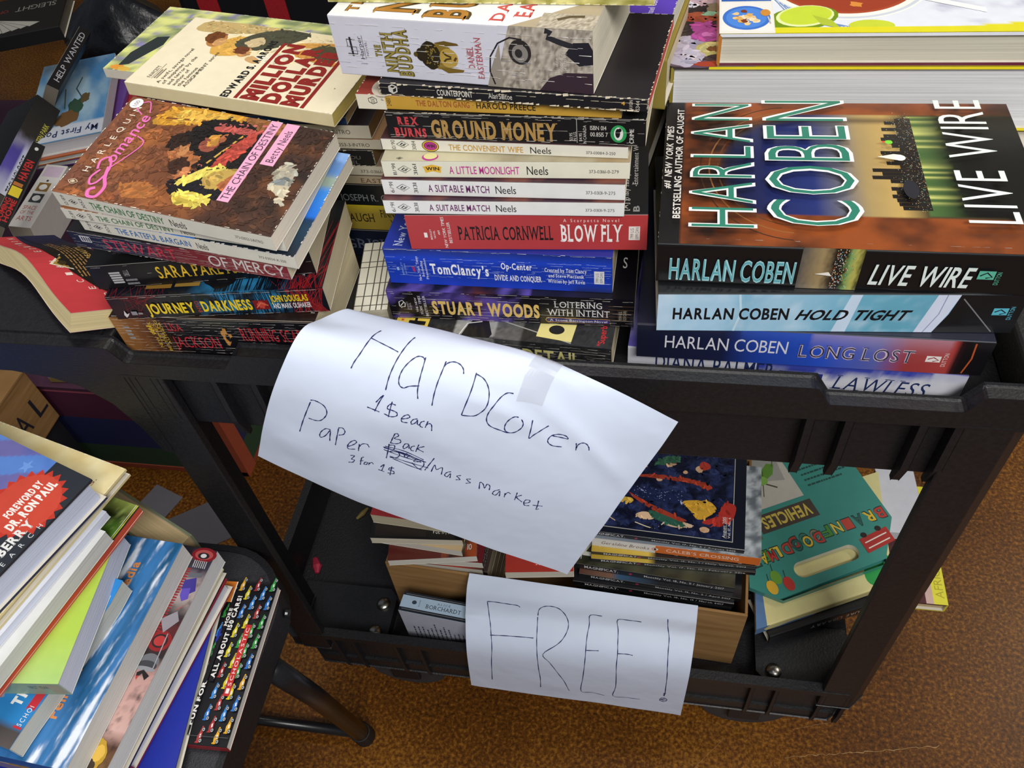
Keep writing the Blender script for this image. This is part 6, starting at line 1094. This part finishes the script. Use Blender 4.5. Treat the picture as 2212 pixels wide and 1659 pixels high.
b=qbook(9,HB,'slim hardcover with orange-red edge and garden photo cover, in the upper chair pile','#20241c',spine='#c8523c',back='#c8523c',pages='#c8523c',hard=True,mat=GLOSS,r=.0012,inset=.0004,tc=.0016); g=b.F
g.art(.5,0,1,1,50,60,lambda a,v:mixc(ramp(v,[(0,'#3c6cd0'),(.14,'#4a7ad8'),(.17,'#2a3028'),(.55,'#20241e'),(.72,'#2e3a1e'),(.84,'#4f7a2a'),(.92,'#2a3018'),(1,'#8a9a4a')]),'#9ab060' if v>.6 else '#0e1210',max(0,fbm(a*16,v*20,6))*1.0)); g.line([(.988,0),(.988,1)],.0005,'#e6e6d8'); g.line([(.996,0),(.996,1)],.0006,'#dccb3a'); b.done()
b=qbook(10,PB,'grey-white page block of a coverless-looking paperback under the white one, chair pile','#d4d6d4',pages='#cfd0cc',mat=MATTE); b.done()
b=qbook(11,PB,'thin bright white-paged paperback below the cream hardcover, chair pile','#d6dcee',pages='#d6dcee',mat=MATTE); b.done()
b=qbook(12,HB,'old cream cloth hardcover with frayed corner, second from the top of the chair pile','#dccb96','#cfc190',pages='#c9bd92',hard=True,mat=FLAT,r=.0016,inset=.004); g=b.F; g.art(.3,0,1,1,20,20,lambda a,v:mixc('#d8c58c','#e8dcae',.5+fbm(a*7,v*7,3))); g.edgewear(c='#efe8cc',seed=5,amt=1.2); g.text('S.',.90,.86,.92,.90,'#7a2a2a',rot=90); b.done()
b=qbook(13,HB,'dark-jacketed hardcover with blue flag art and red starburst, topmost on the chair pile','#2b2f36','#22262e',back='#2a3450',pages='#ccd4ea',hard=True,mat=GLOSS); g=b.F
def flag(a,v): 
    x=a*.62-v*.3+.25*math.sin(v*3); s_=math.sin(x*22); return mixc('#5c86d0' if s_>0 else '#6d6aa8','#3c5cae',max(0,fbm(a*3,v*3,2)))
g.art(.0,0,.80,1,60,50,flag); g.poly([(.845,0),(.82,.70),(.82,1),(1,1),(1,0)],'#2d3138'); g.poly([(.60,.0),(.72,.30),(.845,.20),(.845,0)],'#7aa0dc'); g.poly([(.66,.05),(.74,.22),(.80,.10),(.74,0)],'#22409c')
def star(u,v,r,c_,n=5,q=.42,rt=.3):
    g.poly([(u+r*(1 if i%2==0 else q)*math.cos(rt+PI*i/n)*b.D/b.L,v+r*(1 if i%2==0 else q)*math.sin(rt+PI*i/n)) for i in range(2*n)],c_)
star(.70,.90,.05,'#6f9be0'); star(.64,.72,.045,'#6f9be0'); star(.78,.52,.03,'#c9d6ee')
star(.845,.715,.235,'#c23a2c',n=22,q=.84) ; star(.845,.715,.20,'#cc4a38',n=30,q=.97)
g.text('FOREWORD BY',.800,.60,.835,.86,'#f4eee8',rot=90,bold=.05); g.text('DR. RON PAUL',.850,.55,.890,.89,'#f4eee8',rot=90,bold=.06); g.text('GOVERNSBERRY',.915,.10,.955,.64,'#e6e6e4',rot=90,bold=.05,serif=True) if 0 else g.text('LANSBERRY',.905,.22,.950,.65,'#e6e6e4',rot=90,bold=.04,serif=True); g.text('RESEARCH',.965,.20,.988,.655,'#d6d8dc',rot=90,track=.9); b.done()
# old library book standing behind the pile
b=Book('x',HB,'old grey-green cloth book with thick tan pages, standing behind the chair pile','#6d7458','#6d7458',pages='#b39f78',hard=True,mat=FLAT,inset=.004,pose=(-.212,.031,.5275,90,0,-24,.150,.073,.032)); b.done()
# ---------------------------------------------------------------- beyond the left end of the cart, out on the floor
STR=[(.0,.012,'#9a4a34'),(.012,.07,'#35533c'),(.07,.155,'#2a3262'),(.155,.228,'#5a2a44'),(.228,.236,'#b05a70')]
tb=thing('storage_box','large rainbow-striped storage box in the shade behind the cart’s left leg','box',(-.88,.88,0))
m=MB()
x0,x1,y0,y1=-.48,.485,-.462,.47
for z0,z1,c_ in STR: m.box((x0,y0,z0),(x1,y1,z1),lin(c_))
m.box((x1-.034,y0-.002,.0),(x1+.002,y0+.03,.236),lin('#b0543a')); m.box((x0,y0-.002,.0),(x1,y0,.012),lin('#a85038'))
m.build('body',FLAT,tb)
m=MB(); m.box((x0-.003,y0-.003,.2365),(x1+.003,y1+.003,.2440),lin('#4a2a40')); m.build('lid',FLAT,tb)
bx2=thing('cardboard_box','brown cardboard box with handwritten capitals on its side, behind the chair pile','box',(-.80,.40,0)) 
m=MB(); m.box((-.16,-.20,.18),(.105,.0,.305)); o=m.build('carton',CARD,bx2,bevel=.002)
m=MB(); g=Face(m,(.1056,-.20,.18),(0,1,0),(0,0,1),.20,.125); ink='#1d1c28'
for t,u in (('L',.90),('A',.66),('V',.42),('O',.14)): g.text(t,u-.07,.30,u+.07,.66,ink,rot=0)
m.build('lettering',FLAT,bx2); m=MB(); m.box((-.16,-.20,.0),(.10,-.004,.1795),lin('#1c1c22')); m.build('plinth',FLAT,bx2); m=MB(); m.box((-.165,-.10,.3055),(.108,.0,.309)); m.build('flap',CARD,bx2)
b=Book('x',HB,'picture book with purple and yellow edge lying on the striped box','#6a4a78','#8a7a40',pages='#8a867c',hard=True,mat=GLOSS,pose=pose(-.690,.425,.2445,4,.20,.18,.014)); b.F.art(0,0,1,1,12,8,lambda a,v:mixc('#6a4a80','#c9b832',max(0,min(1,fbm(a*4,v*3,3)*4)))); b.done()
def tri(*a,**k): return Book(*a,**k)
b=Book('x',PB,'thick white paperback spine printed with little framed pictures and red lettering, far left','#d6d2cc','#d9d5d0',pages='#a8a090',mat=GLOSS,pose=(-.755,.640,.417,-80,-2.3,95.7,.178,.085,.040)); f=b.S
f.rect(.80,.1,.97,.9,'#cdb9cc'); 
for u,c_ in ((.56,'#8a6a34'),(.38,'#3a3c3e')): f.rect(u,.25,u+.14,.80,c_); f.ell(u+.07,.53,.045,.18,'#e6e4e0')
f.text('SPACE',.27,.25,.33,.85,'#b04a48',rot=270); f.text('OF THE',.20,.25,.25,.85,'#b04a48',rot=270); f.text('ARTS',.10,.2,.17,.85,'#b04a48',rot=270); f.rect(.72,.45,.75,.55,'#3a3a3a'); b.done()
b=Book('x',PB,'narrow black spine with red capitals and yellow patch, at the far left','#141416','#161618',pages='#8a8274',mat=MATTE,pose=(-.694,.540,.500,-47,-7.6,96,.195,.055,.020)); f=b.S
f.text('HAVEN',.54,.2,.78,.8,'#c02a2c',bold=.03); f.rect(.34,.1,.45,.9,'#d8c12e'); f.rect(.46,.2,.50,.9,'#b06a30'); f.text('COMING',.03,.52,.31,.92,'#b8282a',bold=.03); f.text('HOME',.06,.08,.31,.46,'#b8282a',bold=.03); f.ell(.93,.5,.02,.15,'#d0d0d0'); b.done()
b=Book('x',HB,'thick spine fading from black to violet and white, far left above the narrow black spine','#17171a','#2a2a30',pages='#8a8274',hard=True,mat=MATTE,pose=(-.887,.765,.376,-25,-14.7,88,.235,.12,.05)); f=b.S
f.art(0,0,1,1,40,10,lambda a,v:ramp(a+.05*fbm(a*6,v*3,2),[(0,'#c9ccdc'),(.25,'#ccd0e6' if v<.55 else '#5a50a8'),(.42,'#c0c4e0' if v<.55 else '#4a409a'),(.52,'#8a86a0'),(.60,'#2a2622'),(1,'#161617')])); f.text('TECHNOLOGIST',.04,.14,.42,.50,'#2a2c34'); f.text('MARTEN PARK',.52,.10,.80,.32,'#c9c04a'); b.done()
b=Book('x',HB,'big black hardcover with white block marks, at the far left edge','#161618','#19191b',pages='#8a8274',hard=True,mat=MATTE,pose=(-.990,.830,.47,-30,-14,104,.24,.11,.055)); f=b.S; f.rect(.02,.15,.16,.75,'#b0b0aa'); f.rect(.22,.30,.27,.85,'#c0c0ba'); b.done()
b=Book('x',HB,'black book with a fan of white cards on its cover, far upper left','#151517',pages='#6a665c',hard=True,mat=MATTE,pose=pose(-1.16,1.06,.505,22,.26,.19,.03)); g=b.F
for i in range(5): g.poly([(.44,.46),(.47+.07*i,.06+.02*i),(.545+.07*i,.10+.03*i)],'#b4b2aa'); g.line([(.44,.46),(.47+.07*i,.06+.02*i)],.001,'#4a4a48')
g.text('SLEIGHT',.58,.60,.92,.72,'#8e8c84',rot=180); g.text('HAND',.10,.60,.38,.72,'#8e8c84',rot=180); g.text('OF',.45,.62,.52,.70,'#8a2a2a',rot=180); b.done()
b=Book('x',PB,'slim black spine with white capitals leaning against the blue children’s book, far left','#141417','#161619',pages='#8a8274',mat=MATTE,pose=(-.868,1.005,.475,-50,-5,97,.21,.05,.024)); b.S.text('HELP WANTED',.10,.25,.92,.75,'#b9bac0',ital=.2); b.done()
b=Book('x',HB,'children’s book with a horse in blue sky and white lettered band, far left','#6fa3cc','#d8dce6',pages='#d0d0d4',hard=True,mat=GLOSS,pose=pose(-.765,.940,.392,112,.34,.16,.03)); g=b.F
g.art(0,0,1,1,40,24,lambda a,v:mixc('#4f8fc8','#a9cbe0',.5+fbm(a*3,v*4,2)) if a>.15 else lin('#d4dae6')); g.ell(.34,.42,.14,.10,'#3c5a48',jit=.25,seed=3); g.ell(.24,.50,.10,.14,'#7a5a3a',jit=.2,seed=4); g.ell(.46,.30,.06,.06,'#6a5a3c',jit=.2,seed=5); g.line([(.46,.34),(.60,.45),(.74,.40)],.003,'#4a5a6a'); g.line([(.36,.55),(.62,.60)],.003,'#5a6a5a'); g.text('My First Pony',.035,.06,.105,.85,'#2a3a66',rot=90,bold=.02); b.done()
for i,(c_,lb,dx) in enumerate((('#b8602e','thin orange-edged book directly under the blue children’s book, far left',0),('#6a4a9a','thin violet-edged book, second under the blue children’s book, far left',.004),('#b03034','thin red and blue book, third under the blue children’s book, far left',-.02),('#d0ccd2','thin white-edged book, fourth under the blue children’s book, far left',-.012),('#8ab030','lime green book at the bottom under the blue children’s book, far left',.03))):
    T_=(.012,.012,.02,.014,.016)[i]; z=.392-(.0125,.025,.0455,.060,.0765)[i]; b=Book('x',HB,lb,c_,c_,pages='#c9c9c6',hard=True,mat=GLOSS,pose=pose(-.768+dx*.4,.930-dx,z,112-5*(i%3),.31,.15,T_)); b.done()
b=Book('x',HB,'dark hardcover at the bottom carrying the children’s books, far left','#1c1c20',pages='#6a665c',hard=True,mat=FLAT,pose=pose(-.770,.945,.2446,112,.30,.14,.070)); b.done()
BAGM=plain('dark_plastic_film','#14161c',.3,0,.5,30,.6,1.4,.9,60)
m=MB(); pts=[]
for j in range(9):
    for i in range(17):
        a=2*PI*i/16; t=j/8; r=(.16*math.sin(PI*(.12+.80*t)))*(1+.16*math.sin(a*5+t*4)+.1*math.sin(a*3+1)); pts.append((-1.0+r*math.cos(a),1.46+r*.5*math.sin(a),.246+.22*t))
fs=[(j*17+i,j*17+i+1,(j+1)*17+i+1,(j+1)*17+i) for j in range(8) for i in range(16)]; m.addidx(pts,fs+[tuple(range(16,-1,-1)),tuple(range(136,153))]); o=m.build('plastic_bag',BAGM,smooth=True); tag(o,'crumpled black plastic bag at the far upper left beyond the children’s book','bag')
tg=thing('tote_bag','black fabric tote bag with bright red bands standing at the far upper left','bag',(-.66,1.62,0)); BLK=plain('black_canvas','#17171b',.85,0,.2,300,.8,1.2,.3,500); REDC=plain('red_webbing','#a8232b',.75,0,.2,300,.85,1.15,.3,500)
m=MB(); m.prism([(-.22,-.07),(.24,-.07),(.26,.08),(-.20,.08)],'z',.0,.52); m.build('body',BLK,tg,bevel=.02)
for xs in (-.16,.02): 
    m=MB(); q=[(xs,-.074),(xs+.055,-.074),(xs+.055,-.071),(xs,-.071)]; m.prism(q,'z',.02,.515); m.build('band',REDC,tg)
    m=MB(); m.tube([(xs+.02,-.05,.515),(xs+.04,-.055,.60),(xs+.10,-.055,.63),(xs+.16,-.05,.515)],.010,seg=10); m.build('handle',REDC,tg,smooth=True)
# back wall of the shop
m=MB(); m.box((-3.2,3.2,0),(3.2,3.3,3.2)); o=m.build('wall_back',plain('tan_wall_paint','#a08a6c',.8,0,.3,8,.95,1.05)); o['kind']='structure'
# scraps on the dark floor under the cart's left end
for i,(x,y,r,w_,h_,c_,lb) in enumerate(((-.55,.345,-20,.07,.05,'#6a6870','small grey card lying on the floor by the striped box'),(-.44,.300,35,.13,.10,'#5c5a60','larger grey card on the floor behind the chair leg'))):
    m=MB(); m.box((-w_/2,-h_/2,.0004),(w_/2,h_/2,.0012),lin(c_)); o=m.build('card',FLAT); o.location=(x,y,0); o.rotation_euler=(0,0,math.radians(r)); tag(o,lb,'card')
